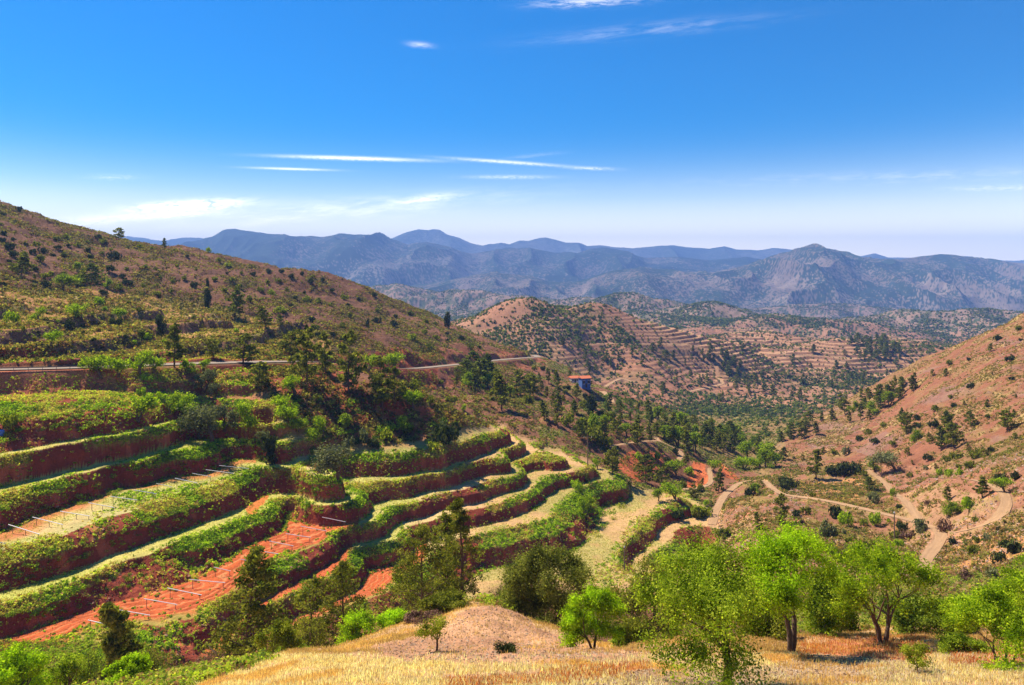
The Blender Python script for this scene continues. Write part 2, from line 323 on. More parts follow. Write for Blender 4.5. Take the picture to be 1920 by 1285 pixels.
RIS = np.where(inr, 1.0, 0.0) * mT                       # on a bank
UPR = np.where(inr & (v < bp), 1.0, 0.0) * mT            # the sloping, overgrown upper part of it
tr = np.clip((u - rw) / (1 - rw), 0, 1)                  # across a terrace, 0 at the foot of the bank above
Hst = Wf + LEV[k] + (LEV[k + 1] - LEV[k]) * drop
Hst = Hst + np.where(inr, .18, .05) * N3
ploughed = mT * (1 - RIS) * ((k == 6) | (k == 5) | (k == 8)) * (XX / YY < -.10)
Hst = Hst + ploughed * .07 * np.sin(tr * 2 * np.pi * 7)
H = H * (1 - mT) + Hst * mT
# old field walls above the road and the terraced hills across the valley
def stair(H, sp, r, seed, nz):
    q = (H + nz) / sp; kk = np.floor(q); uu = q - kk
    dd = np.clip(uu / r, 0, 1)
    return (kk + dd) * sp - nz, (uu < r).astype(float)
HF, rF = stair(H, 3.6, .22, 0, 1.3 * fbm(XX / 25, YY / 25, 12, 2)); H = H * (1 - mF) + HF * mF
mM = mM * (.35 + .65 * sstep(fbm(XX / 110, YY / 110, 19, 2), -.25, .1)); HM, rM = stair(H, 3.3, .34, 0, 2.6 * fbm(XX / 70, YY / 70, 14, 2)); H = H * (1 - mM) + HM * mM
Z = -H
up = rz + np.maximum(rd - 4.3, 0) * (1.5 + 1.2 * N2); dn = rz - np.maximum(rd - 4.3, 0) * np.clip(1.1 + .5 * N2 + .3 * N3, .8, 1.5) - .12
Z = np.where(rd < 19, np.clip(Z, dn, np.maximum(up, dn)), Z)
CUT = (rd < 14) & (rd > 4.4)
def visible(Z):
    s = Z / YY; run = np.maximum.accumulate(s, 0)
    return s >= run - 1e-6, run
VIS, RUN = visible(Z)
def bil(G, a, Y):
    j = np.clip((a - CAZ[0]) / (CAZ[1] - CAZ[0]), 0, NC - 1.001); j0 = np.int64(j); fj = j - j0
    i0 = np.clip(np.searchsorted(RY, Y) - 1, 0, NR - 2); fi = (Y - RY[i0]) / (RY[i0 + 1] - RY[i0])
    return (G[i0, j0] * (1 - fj) + G[i0, j0 + 1] * fj) * (1 - fi) + (G[i0 + 1, j0] * (1 - fj) + G[i0 + 1, j0 + 1] * fj) * fi
def ground(x, y): return bil(Z, x / y, y)
def pick(px, py, ymin=0.0):
    """ground point seen at a column and row of the photograph"""
    a = (px - PX0) / F; s = (YH - py) / F
    j = int(np.clip(round((a - CAZ[0]) * 760), 0, NC - 1))
    i0 = np.searchsorted(RY, ymin); col = np.maximum.accumulate((Z[:, j] / RY)[i0:]); i = min(i0 + np.searchsorted(col, s), NR - 1)
    Y = RY[i]; return np.array([a * Y, Y, Z[i, j]])
PATHS = [
 (1.0, 100, [(1335, 985), (1340, 963), (1360, 927), (1390, 904), (1433, 900), (1446, 915), (1467, 929), (1547, 938), (1630, 958), (1697, 973), (1747, 988), (1772, 1004), (1760, 1022), (1735, 1042), (1735, 1062), (1747, 1088), (1787, 1118)]),
 (.9, 120, [(1627, 883), (1650, 897), (1673, 923), (1703, 945), (1723, 975)]),
 (.9, 100, [(1730, 897), (1780, 898), (1830, 900), (1862, 912), (1890, 930), (1895, 960), (1850, 990), (1790, 1000)]),
 (.8, 200, [(1331, 880), (1330, 893), (1338, 906), (1313, 917), (1280, 918)]),
 (.9, 200, [(1229, 820), (1233, 829), (1273, 842), (1282, 855), (1262, 875)]),
 (.9, 180, [(1140, 838), (1200, 828), (1231, 828)]),
 (1.6, 300, [(1130, 735), (1140, 742), (1147, 756)]),
 (1.7, 500, [(1135, 726), (1150, 716), (1165, 711), (1185, 717)]),
 (1.8, 600, [(1100, 646), (1153, 645), (1220, 646), (1260, 647), (1313, 650)]),
 (1.8, 600, [(1440, 664), (1470, 665), (1547, 668), (1600, 672)]),
 (1.7, 500, [(1290, 736), (1327, 728), (1357, 720), (1345, 709)]),
]
path_w = []
pd = np.full(H.shape, 99.0); pz = np.zeros(H.shape); pw = np.full(H.shape, 2.0)
for hw, ymin, pts in PATHS:
    P = [pick(px, py, ymin) for px, py in pts]
    Q = []
    for i in range(len(P) - 1):
        n = max(2, int(np.linalg.norm(P[i + 1] - P[i]) / 3))
        for t in range(n): Q.append(P[i] + (P[i + 1] - P[i]) * t / n)
    Q.append(P[-1]); Q = np.array(Q)
    for _ in range(4): Q[1:-1] = (Q[:-2] + 2 * Q[1:-1] + Q[2:]) / 4
    d0 = pd.copy(); polydist(Q, 0, 0, pd, pz, 12); pw[pd < d0] = hw; path_w.append((hw, Q))
ex = np.maximum(pd - pw - .3, 0)
Z = np.where(pd < 11, np.clip(Z, pz - ex * .8 - .04, pz + ex * .9), Z)
VIS, RUN = visible(Z)
PX = PX0 + F * XX / YY; PY = YH - F * Z / YY

# ------------------------------------------------------------------ what the ground is made of (soil, dry grass, stone), per vertex
wob = 7 * fbm(XX / YY * 60, LY[:, None] * 60, 201, 3)
def reg(poly, y0=0, y1=1e9): return (in_poly(PX + wob, PY + wob * .6, poly) & (YY > y0) & (YY < y1))
def mixc(C, c, wt):
    wt = np.clip(wt, 0, 1)[..., None].astype(np.float32); C += (np.asarray(c, np.float32) - C) * wt
c1 = fbm(XX / 14, YY / 14, 211, 3); c2 = fbm(XX / 3, YY / 3, 223, 2); c3 = fbm(XX / 60, YY / 60, 227, 3)
fine = _h(np.arange(NR)[:, None] + 0 * YY, np.arange(NC)[None] + 0 * YY.astype(int), 5) - .5
C = np.empty((NR, NC, 3), np.float32); C[:] = (.15, .066, .034)
HILL = (YY > 165) & (YY < 600)
mixc(C, (.19, .088, .046), HILL * sstep(c3, -.2, .4)); mixc(C, (.10, .080, .022), HILL * sstep(c1 + c2 * .4, -.05, .3) * .8)
fld = reg([(-300, 540), (200, 545), (420, 575), (620, 640), (640, 690), (400, 668), (-300, 680)], 150, 330) & (rd > 4)
mixc(C, (.50, .24, .085), fld * .75); mixc(C, (.26, .22, .05), fld * sstep(c1 + .5 * c2, -.05, .3) * .8); mixc(C, (.60, .40, .18), fld * sstep(c2, .2, .5) * .7)
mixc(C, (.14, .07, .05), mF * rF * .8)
mixc(C, (.26, .055, .025), CUT * .85); mixc(C, (.52, .14, .05), CUT * (c2 > .12) * .5)
# slope under the road: red earth
sl = reg([(500, 690), (640, 690), (700, 745), (830, 770), (905, 800), (880, 830), (600, 850), (520, 820)], 150, 215)
mixc(C, (.34, .085, .04), sl * .9); mixc(C, (.22, .17, .05), sl * sstep(c2, .1, .4) * .6)
mid = (YY > 215) & (YY < 560) & (PX > 820)
mixc(C, (.27, .115, .06), mid * .6); mixc(C, (.20, .19, .05), mid * sstep(c1 + .6 * c2, 0, .3) * .7)
# right-hand hill
RH = reg([(1420, 860), (1560, 760), (1700, 680), (1930, 570), (2400, 450), (2400, 900), (1900, 900), (1600, 880), (1480, 870)], 150, 560)
mixc(C, (.26, .105, .056), RH); mixc(C, (.32, .17, .085), RH * sstep(c1, 0, .4) * .7); mixc(C, (.20, .165, .055), RH * sstep(c3 + .6 * c2, .0, .35) * .4); mixc(C, (.24, .135, .105), RH * sstep(fbm(XX / 8, YY / 30, 301, 3), .15, .35) * .6); mixc(C, (.38, .27, .10), RH * sstep(c2 + .5 * c1, .15, .5) * .55)
RT = reg([(1330, 990), (1350, 930), (1420, 885), (1600, 870), (1930, 880), (2400, 880), (2400, 1200), (1800, 1180), (1500, 1080), (1380, 1040)], 70, 260)
mixc(C, (.29, .13, .07), RT); mixc(C, (.40, .24, .11), RT * sstep(c1, -.05, .25)); mixc(C, (.26, .18, .05), RT * sstep(fbm(XX / 9, YY / 9, 307, 3), .08, .3) * .8); mixc(C, (.46, .17, .10), RT * sstep(c2, .15, .5) * .7)
sand = reg([(1690, 925), (1750, 905), (1860, 935), (1900, 985), (1800, 1025), (1740, 1040), (1690, 1000)], 100, 230)
mixc(C, (.46, .28, .14), sand * .4)
heath = reg([(1500, 905), (1600, 895), (1640, 905), (1600, 945), (1500, 930)], 150, 240) | reg([(1770, 1040), (1850, 1000), (1930, 1000), (1930, 1060), (1860, 1100), (1780, 1090)], 80, 200)
mixc(C, (.50, .24, .08), heath * .8)
# valley fields
vf = reg([(1285, 918), (1300, 870), (1318, 860), (1326, 893), (1335, 905), (1310, 915)], 200, 320) | reg([(1345, 870), (1352, 868), (1392, 903), (1360, 895)], 200, 330) | reg([(1160, 860), (1190, 845), (1245, 850), (1240, 880), (1190, 905), (1160, 880)], 190, 300)
mixc(C, (.52, .13, .045), vf * .9)
gul2 = reg([(1200, 780), (1420, 760), (1500, 760), (1480, 820), (1440, 900), (1340, 850), (1260, 840)], 250, 700); mixc(C, (.26, .20, .07), gul2 * .5)
# terraces
tg = sstep(c1 + .5 * c2, -.35, .25)
dark = reg([(-300, 700), (560, 700), (640, 850), (650, 940), (480, 1080), (200, 1260), (-300, 1290)], 85, 240)
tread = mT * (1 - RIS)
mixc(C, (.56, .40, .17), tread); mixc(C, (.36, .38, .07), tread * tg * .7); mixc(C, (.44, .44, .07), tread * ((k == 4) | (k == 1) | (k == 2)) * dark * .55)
pl = ((k == 5) & (PX < 640)) | ((k == 8) & (PX < 800)) | ((k == 7) & (PX < 800)) | ((k == 6) & (PX < 660))
mixc(C, (.46, .085, .024), tread * pl * .95); mixc(C, (.62, .30, .12), tread * pl * sstep(np.sin(tr * 2 * np.pi * 7 + 1.5 * c2), .6, 1) * .5); mixc(C, (.30, .28, .06), tread * pl * sstep(tr, .72, .95) * .8)
e4 = tread * (k == 3) * (PX < 480); mixc(C, (.50, .13, .05), e4 * (1 - sstep(tr, .3, .6)) * .8); mixc(C, (.42, .38, .14), e4 * sstep(tr, .5, .8) * .7)
ramp_ = reg([(455, 945), (505, 893), (525, 880), (535, 885), (500, 940), (465, 975)], 120, 190) | reg([(620, 990), (660, 945), (690, 935), (680, 965), (650, 1010)], 100, 190)
mixc(C, (.60, .15, .04), ramp_ * .9)
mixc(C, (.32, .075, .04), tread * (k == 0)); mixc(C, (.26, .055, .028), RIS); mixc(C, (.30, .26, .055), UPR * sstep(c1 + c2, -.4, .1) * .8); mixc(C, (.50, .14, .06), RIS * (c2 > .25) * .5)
nose = mT * (PX > 870) * (1 - RIS); mixc(C, (.50, .26, .12), nose * .6); mixc(C, (.34, .30, .09), nose * sstep(c1 + .6 * c2, -.05, .3) * .7)
# far side of the valley
fh = sstep(YY, 560, 680)
Cf = np.empty_like(C); Cf[:] = (.32, .145, .078)
mixc(Cf, (.42, .22, .12), sstep(NF, 0, .3)); mixc(Cf, (.24, .115, .07), sstep(-NG, 0, .3) * .6); mixc(Cf, (.20, .13, .06), sstep(fbm(XX / 40, YY / 40, 401, 3), .05, .35) * .6)
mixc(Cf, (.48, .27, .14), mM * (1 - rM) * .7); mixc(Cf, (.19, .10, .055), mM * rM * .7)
gr = sstep(YY, 1350, 1900); mixc(Cf, (.25, .17, .125), gr * .85)
mixc(Cf, (.07, .085, .035), gr * sstep(fbm(XX / 26, YY / 40, 405, 2), .12, .3) * .8)
spk = _h(np.arange(NR)[:, None] // 2 + 0 * YY, np.arange(NC)[None] // 2 + 0 * YY.astype(int), 9) < .13 + .17 * sstep(YY, 1500, 2200) + .5 * fbm(XX / 60, YY / 90, 409, 3)
mixc(Cf, (.055, .075, .03), spk * sstep(YY, 1000, 1400) * .9); mixc(Cf, (.05, .07, .03), sstep(YY, 3400, 4300) * .7)
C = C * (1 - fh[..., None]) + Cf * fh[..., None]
# photographer's hill
fg = 1 - sstep(YY, 58, 74)
mixc(C, (.50, .30, .15), fg); brn = reg([(430, 1250), (520, 1200), (700, 1180), (900, 1180), (900, 1245), (700, 1250), (480, 1275)], 26, 60)
mixc(C, (.70, .50, .28), fg * (1 - .8 * brn) * sstep(c2 + .7 * N3, -.1, .3) * .8)
pk = reg([(690, 1215), (800, 1190), (880, 1140), (960, 1130), (1010, 1180), (1120, 1215), (1230, 1225), (1130, 1240), (900, 1245), (760, 1245)], 26, 60); mixc(C, (.42, .21, .11), pk * .9); mixc(C, (.50, .27, .14), pk * sstep(c2, 0, .3) * .8)
rs = reg([(840, 1300), (900, 1278), (1000, 1262), (1200, 1245), (1210, 1252), (1050, 1275), (960, 1300)], 10, 40) | reg([(1500, 1225), (1560, 1200), (1640, 1195), (1720, 1215), (1740, 1240), (1600, 1238)], 20, 60) | reg([(1760, 1235), (1930, 1215), (1930, 1245), (1800, 1262)], 20, 50)
mixc(C, (.46, .13, .05), rs * .75)
grv = reg([(1000, 1300), (1060, 1275), (1210, 1256), (1380, 1262), (1540, 1225), (1760, 1245), (1800, 1275), (1500, 1300)], 10, 45); mixc(C, (.32, .20, .10), grv * .8); mixc(C, (.40, .27, .15), grv * sstep(c2, -.1, .3) * .6)
lo = reg([(-300, 1200), (180, 1200), (420, 1210), (520, 1235), (330, 1300), (-300, 1300)], 25, 60); mixc(C, (.40, .30, .11), lo * .6)
on = ((pd < pw + .2) & (PX > 1100)); mixc(C, (.38, .225, .12), on * .8)
C *= (1 + .16 * fine + .22 * c2)[..., None].astype(np.float32)
C = np.clip(C, .008, .9)

def soil_material(name, bump_scale, bump_dist, nscale, contrast=.42):
    mt, n, b = principled(name, (.3, .2, .1), .95, .1)
    at = n.new('ShaderNodeVertexColor', layer_name='col')
    geo = n.new('ShaderNodeNewGeometry')
    n1 = n.noise(nscale, geo.outputs['Position'], 5, .65)
    n2 = n.noise(nscale * 7, geo.outputs['Position'], 3, .7)
    f = n.m('ADD', n.m('MULTIPLY', n1, contrast * 2), n.m('MULTIPLY', n2, contrast * 2))
    f = n.m('MAXIMUM', n.m('ADD', f, 1 - contrast * 2), .25)
    vm = n.new('ShaderNodeVectorMath', operation='SCALE'); n.link(at.outputs[0], vm.inputs[0]); n.link(f, vm.inputs['Scale'])
    n.link(vm.outputs[0], b.inputs['Base Color'])
    bp_ = n.new('ShaderNodeBump'); bp_.inputs['Strength'].default_value = .8; bp_.inputs['Distance'].default_value = bump_dist
    n.link(n.noise(bump_scale, geo.outputs['Position'], 5, .7), bp_.inputs['Height']); n.link(bp_.outputs[0], b.inputs['Normal'])
    return mt
M_soil = soil_material('soil', 1.2, .5, .5)
idx = np.arange(NR * NC).reshape(NR, NC)
quads = np.stack([idx[:-1, :-1], idx[:-1, 1:], idx[1:, 1:], idx[1:, :-1]], -1).reshape(-1, 4)
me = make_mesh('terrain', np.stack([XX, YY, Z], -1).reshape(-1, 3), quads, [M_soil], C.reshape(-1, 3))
link('terrain', me, kind='structure')
# ground behind the photographer
g0 = int(np.searchsorted(RY, 1.5)); zb = float(Z[0].mean())
bx = np.array([(-90, -60), (90, -60), (1.2, 1.5), (-1.2, 1.5)]); 
me = make_mesh('ground', [(-60, -60, zb + 3), (60, -60, zb + 3), (RY[0] * CAZ[-1], RY[0], zb), (RY[0] * CAZ[0], RY[0], zb)], [(0, 1, 2, 3)], [M_soil], [(.5, .33, .15)] * 4)
link('ground', me, kind='structure')

# the same slopes carried on sideways past the edges of the detailed sheet
for sg, jj in ((-1, 0), (1, NC - 1)):
    ri = np.arange(0, NR, 12); ri = ri[RY[ri] < 900]; aa = CAZ[jj] + sg * np.linspace(0, 3.2, 26) ** 1.3
    zz = Z[ri, jj][:, None] + 0 * aa[None] + .4 * fbm(RY[ri][:, None] * aa[None] / 6, RY[ri][:, None] / 6 + 0 * aa[None], 71, 3) * np.minimum(np.abs(aa - CAZ[jj])[None] * 5, 1) * np.minimum(RY[ri] / 30, 1)[:, None]
    Xe, Ye = RY[ri][:, None] * aa[None], np.repeat(RY[ri][:, None], len(aa), 1); n0, n1 = Xe.shape; ide = np.arange(n0 * n1).reshape(n0, n1)
    link('hillside', make_mesh('hillside', np.stack([Xe, Ye, zz], -1).reshape(-1, 3), np.stack([ide[:-1, :-1], ide[:-1, 1:], ide[1:, 1:], ide[1:, :-1]], -1).reshape(-1, 4), [M_soil], np.repeat(C[ri, jj][:, None], n1, 1).reshape(-1, 3)), kind='structure')
# ------------------------------------------------------------------ ribbons: asphalt road and dirt tracks
def ribbon(P, hw, lift, ncross, use_ground):
    V, Fc = [], []
    n = len(P)
    for i in range(n):
        d = P[min(i + 1, n - 1)] - P[max(i - 1, 0)]; d[2] = 0; d /= np.linalg.norm(d) + 1e-9; nx = np.array([d[1], -d[0], 0])
        wv = hw * (1 + .12 * math.sin(i * 1.7) * (1 if use_ground else 0))
        for j in range(ncross + 1):
            q = P[i] + nx * wv * (2 * j / ncross - 1)
            z = max(float(ground(q[0], q[1])), q[2] - .3) if use_ground else q[2]
            V.append((q[0], q[1], z + lift))
    for i in range(n - 1):
        for j in range(ncross):
            a = i * (ncross + 1) + j; Fc.append((a, a + 1, a + ncross + 2, a + ncross + 1))
    return V, Fc
M_asph, n_, b_ = principled('asphalt', (.24, .2, .17), .85, .3)
g_ = n_.new('ShaderNodeNewGeometry'); n_.link(n_.mix(n_.noise(.6, g_.outputs['Position'], 4), (.20, .15, .11), (.30, .23, .16)), b_.inputs['Base Color'])
M_dirt = soil_material('track_dirt', 2.5, .15, .8, .18)
sel = (rp[:, 0] / rp[:, 1] > -.8)
V, Fc = ribbon(rp[sel], 2.3, .10, 4, False); link('road', make_mesh('road', V, Fc, [M_asph]), kind='structure')
for hw, Q in path_w:
    V, Fc = ribbon(Q, hw, .07 + .00009 * float(Q[0][1]) * 2, 6, True)
    link('path', make_mesh('path', V, Fc, [M_dirt], np.array([(.38, .23, .12)] * len(V)) * (1 + .25 * (RNG.random((len(V), 1)) - .5))), kind='structure')

# ------------------------------------------------------------------ mountain ranges
def mountain(name, crest, Y0, D, zbase, seed, col_a, col_b, forest, spur=.5, wl=600, amp=.10, tiers=150, step=1.7, back=.5, spread=1.0):
    px = np.arange(crest[0][0], crest[-1][0] + 1, step); py = np.interp(px, [c[0] for c in crest], [c[1] for c in crest])
    zc = (YH - py) * Y0 / F; a = (px - PX0) / F
    t = np.concatenate([np.linspace(-back, 0, 14)[:-1], np.linspace(0, 1, tiers) ** 1.25]); Tm, Am = np.meshgrid(t, a, indexing='ij')
    Ym = Y0 - Tm * D; Xm = Am * (Y0 - Tm * D * spread); Zc = np.repeat(zc[None], len(t), 0)
    zb_ = zbase
    sp_ = fbm(Xm / wl, Ym / (wl * 2.4), seed, 3); rid = 1 - np.abs(2 * vnoise(Xm / wl * 1.1 + sp_ * .7, Ym / (wl * 2.2), seed + 3)) * 2
    rid2 = 1 - np.abs(2 * vnoise(Xm / wl * 2.7 + 3, Ym / wl * 1.5, seed + 7)) * 2
    rid3 = 1 - np.abs(2 * vnoise(Xm / wl * 6 + 1.3 * sp_, Ym / wl * 3, seed + 9)) * 2
    te = np.clip(np.abs(Tm), 0, 1); env = np.sin(np.pi * np.clip(te, 0, 1)) ** .6
    prof = 1 - te ** 1.05
    hh = Zc - zb_
    Zm = zb_ + hh * prof + hh * env * (spur * .20 * rid + amp * 1.2 * rid2 + amp * .2 * rid3) + 0.006 * D * fbm(Xm / (wl * .12), Ym / (wl * .12), seed + 11, 3) * np.clip(te * 12, .25, 1)
    Zm[-1] = zb_ - 30
    f = fbm(Xm / (wl * .5), Ym / (wl * .5), seed + 21, 4) + .25 * rid2 - .35 * te + .3 * fbm(Xm / (wl * .12), Ym / (wl * .12), seed + 23, 3)
    rnd = np.random.default_rng(seed).random(Zm.shape); rnd = .6 * rnd + .4 * np.roll(rnd, 1, 1)
    Cm = np.empty(Zm.shape + (3,), np.float32); Cm[:] = col_a
    mixc(Cm, tuple(x * 1.35 for x in col_a), sstep(fbm(Xm / (wl * .2), Ym / (wl * .2), seed + 29, 3), 0, .3))
    Cm[rnd < .34 + forest + .55 * f] = col_b
    Cm *= (.85 + .3 * np.random.default_rng(seed + 1).random(Zm.shape))[..., None]
    Cm = np.clip(Cm, .01, .9)
    n0, n1 = Zm.shape; idm = np.arange(n0 * n1).reshape(n0, n1)
    q = np.stack([idm[:-1, :-1], idm[1:, :-1], idm[1:, 1:], idm[:-1, 1:]], -1).reshape(-1, 4)
    mt = soil_material(name + '_surface', 6.0 / wl, wl * .02, 30.0 / wl, .12)
    link(name, make_mesh(name, np.stack([Xm, Ym, Zm], -1).reshape(-1, 3), q, [mt], Cm.reshape(-1, 3)), kind='structure')
mountain('far_mountains', [(60, 452), (200, 446), (240, 443), (262, 447), (285, 450), (310, 452), (330, 450), (355, 447), (375, 446), (400, 451), (480, 458), (600, 458), (690, 453), (735, 447), (762, 436), (785, 430), (803, 432), (812, 430), (824, 431), (838, 440), (860, 446), (885, 457), (905, 461), (925, 460), (940, 457), (955, 460), (975, 453), (990, 453), (1010, 447), (1022, 445.5), (1040, 449), (1060, 455), (1085, 456), (1100, 463), (1125, 461), (1150, 465), (1185, 467), (1230, 463), (1260, 461), (1290, 465), (1330, 467), (1358, 462), (1380, 468), (1420, 471), (1450, 466), (1480, 469), (1540, 480), (1610, 482), (1640, 476), (1665, 483), (1760, 484), (1815, 482), (1850, 487), (1905, 490), (1990, 486), (2150, 495)], 9600, 2200, -330, 500, (.12, .12, .105), (.05, .07, .05), .2, .4, 1500)
mountain('blue_mountains', [(100, 480), (240, 470), (330, 462), (375, 456), (400, 448), (418, 439), (440, 436), (480, 440), (520, 443), (560, 447), (600, 450), (640, 444), (675, 440), (710, 442), (740, 453), (765, 461), (800, 458), (850, 470), (885, 476), (930, 469), (960, 466), (1000, 467), (1040, 474), (1080, 476), (1110, 467), (1130, 467), (1170, 475), (1210, 484), (1270, 482), (1330, 488), (1400, 482), (1430, 487), (1500, 500), (1700, 505), (2000, 505), (2150, 505)], 6900, 1900, -330, 520, (.145, .12, .095), (.026, .045, .026), .38, .7, 900, .12)
mountain('wooded_hills', [(600, 560), (700, 548), (800, 535), (870, 520), (930, 512), (980, 516), (1030, 530), (1090, 528), (1140, 512), (1200, 503), (1270, 508), (1330, 512), (1400, 500), (1440, 485), (1480, 475), (1505, 468), (1525, 463), (1545, 465), (1562, 468), (1590, 476), (1612, 482), (1650, 488), (1690, 487), (1725, 481), (1760, 478), (1795, 479), (1830, 484), (1870, 489), (1920, 494), (2000, 490), (2200, 500)], 5000, 1350, -310, 540, (.175, .13, .095), (.030, .048, .026), .30, .5, 520, .14)

# ------------------------------------------------------------------ air
mt = bpy.data.materials.new('haze'); mt.use_nodes = True; n = NT(mt.node_tree); n.n.clear()
pv = n.new('ShaderNodeVolumePrincipled'); pv.inputs['Color'].default_value = (.23, .43, .97, 1); pv.inputs['Density'].default_value = 1.25e-4; pv.inputs['Anisotropy'].default_value = .0
o_ = n.new('ShaderNodeOutputMaterial'); n.link(pv.outputs[0], o_.inputs['Volume'])
x0, x1, y0, y1, z0, z1 = -10500, 10500, -80, 12600, -430, 545
hv = [(x, y, z) for z in (z0, z1) for y in (y0, y1) for x in (x0, x1)]
hf = [(0, 2, 3, 1), (4, 5, 7, 6), (0, 1, 5, 4), (2, 6, 7, 3), (0, 4, 6, 2), (1, 3, 7, 5)]
haze = link('haze', make_mesh('haze', hv, hf, [mt], smooth=False), kind='stuff'); haze['label'] = 'pale blue summer haze between the hills'
# ------------------------------------------------------------------ plant materials
def leaf_material(name, base, tip, transl=.4, vary=.35, attr=False):
    mt = bpy.data.materials.new(name); mt.use_nodes = True; n = NT(mt.node_tree); n.n.clear()
    g = n.new('ShaderNodeNewGeometry'); oi = n.new('ShaderNodeObjectInfo')
    if attr:
        vc = n.new('ShaderNodeVertexColor', layer_name='col'); c = vc.outputs[0]
    else:
        c = n.mix(g.outputs['Random Per Island'], base, tip)
        c = n.mix(n.ramp(n.noise(1.1, g.outputs['Position'], 4, .65), .42, .62), c, tuple(x * .5 for x in base))
    val = n.m('ADD', 1 - vary * .6, n.m('MULTIPLY', g.outputs['Random Per Island'], vary * .6))
    val = n.m('ADD', val, n.m('MULTIPLY', oi.outputs['Random'], vary * .6))
    vm = n.new('ShaderNodeVectorMath', operation='SCALE'); n.link(c, vm.inputs[0]); n.link(val, vm.inputs['Scale'])
    d = n.new('ShaderNodeBsdfDiffuse'); t = n.new('ShaderNodeBsdfTranslucent'); n.link(vm.outputs[0], d.inputs[0])
    tv = n.new('ShaderNodeVectorMath', operation='MULTIPLY'); n.link(vm.outputs[0], tv.inputs[0]); tv.inputs[1].default_value = (1.5, 1.6, .6); n.link(tv.outputs[0], t.inputs[0])
    ms = n.new('ShaderNodeMixShader'); ms.inputs[0].default_value = transl; n.link(d.outputs[0], ms.inputs[1]); n.link(t.outputs[0], ms.inputs[2])
    o = n.new('ShaderNodeOutputMaterial'); n.link(ms.outputs[0], o.inputs[0])
    return mt
L_pine = leaf_material('pine_needles', (.13, .155, .022), (.32, .30, .05), .45)
L_pined = leaf_material('dark_pine_needles', (.10, .13, .024), (.25, .26, .045), .42)
L_shrub = leaf_material('shrub_leaves', (.13, .155, .018), (.32, .31, .04), .4)
L_dark = leaf_material('dark_leaves', (.045, .065, .022), (.10, .11, .03), .2)
L_lime = leaf_material('fresh_leaves', (.17, .29, .010), (.50, .58, .035), .5)
L_tree = leaf_material('tree_leaves', (.13, .215, .012), (.44, .50, .05), .5)
L_vivid = leaf_material('vivid_leaves', (.26, .42, .010), (.52, .70, .03), .5)
L_bush = leaf_material('olive_green_leaves', (.125, .15, .028), (.36, .36, .07), .42)
L_deep = leaf_material('deep_green_leaves', (.07, .125, .014), (.33, .38, .05), .42)  # a deeper green leaf colour than the other trees
L_yel = leaf_material('yellow_green_leaves', (.22, .27, .02), (.42, .42, .05), .45)
L_olive = leaf_material('olive_leaves', (.15, .17, .07), (.28, .28, .13), .25)
L_brown = leaf_material('dry_twigs', (.16, .09, .06), (.30, .17, .12), .15)
L_attr = leaf_material('ground_plants', None, None, .48, .3, True)
M_bark, n_, b_ = principled('bark', (.10, .065, .045), .95, .1)
g_ = n_.new('ShaderNodeNewGeometry'); n_.link(n_.mix(n_.noise(9, g_.outputs['Position'], 4), (.05, .032, .024), (.20, .13, .09)), b_.inputs['Base Color'])

# ------------------------------------------------------------------ plant meshes
def leaves_at(P, N, size, aspect, rng, jit=.55):
    """quads at points P, roughly facing N"""
    n = len(P); size = size * (1 + jit * (rng.random(n) * 2 - 1))
    N = N + rng.normal(0, .55, (n, 3)); N /= np.linalg.norm(N, axis=1)[:, None] + 1e-9
    R = rng.normal(0, 1, (n, 3)); U = np.cross(N, R); U /= np.linalg.norm(U, axis=1)[:, None] + 1e-9
    W = np.cross(N, U); U = U * size[:, None] * .5 * aspect; W = W * size[:, None] * .5
    V = np.stack([P - U, P - W, P + U, P + W], 1).reshape(-1, 3)
    return V, np.arange(n * 4).reshape(n, 4)
def blob_points(n, centres, radii, rng, inner=.55):
    k = rng.integers(0, len(centres), n); d = rng.normal(0, 1, (n, 3)); d /= np.linalg.norm(d, axis=1)[:, None]
    r = inner + (1 - inner) * rng.random(n) ** .6
    return centres[k] + d * radii[k] * r[:, None], d
def tube(segs, sides=6):
    V, Fc = [], []
    ang = np.linspace(0, 2 * np.pi, sides, endpoint=False)
    for a, b, ra, rb in segs:
        a = np.array(a, float); b = np.array(b, float); d = b - a; L = np.linalg.norm(d)
        if L < 1e-6: continue
        d /= L; x = np.cross(d, (0, 0, 1) if abs(d[2]) < .9 else (1, 0, 0)); x /= np.linalg.norm(x); y = np.cross(d, x)
        base = len(V)
        for p, r in ((a - d * ra * .3, ra), (b + d * rb * .3, rb)):
            for t in ang: V.append(p + (x * math.cos(t) + y * math.sin(t)) * r)
        for i in range(sides):
            j = (i + 1) % sides; Fc.append((base + i, base + j, base + sides + j, base + sides + i))
    return V, Fc
def shrub_mesh(name, seed, mat, n=420, size=.15, flat=.8, tall=False):
    rng = np.random.default_rng(seed); m = 7 + seed % 5
    th = rng.random(m) * 6.28; rr = rng.random(m) ** .6 * .62
    c = np.stack([np.cos(th) * rr, np.sin(th) * rr, .30 + .38 * rng.random(m) * (1 - rr)], 1)
    if tall: c[:, :2] *= .5; c[:, 2] = .25 + rng.random(m) * .6
    rad = np.stack([.30 + .14 * rng.random(m)] * 2 + [.24 + .14 * rng.random(m)], 1)
    P, N = blob_points(n, c, rad, rng, .3); P[:, 2] = np.abs(P[:, 2]) * flat
    V, Fc = leaves_at(P, N + (0, 0, .3), size, 1.0, rng)
    return make_mesh(name, V, Fc, [mat], smooth=False)
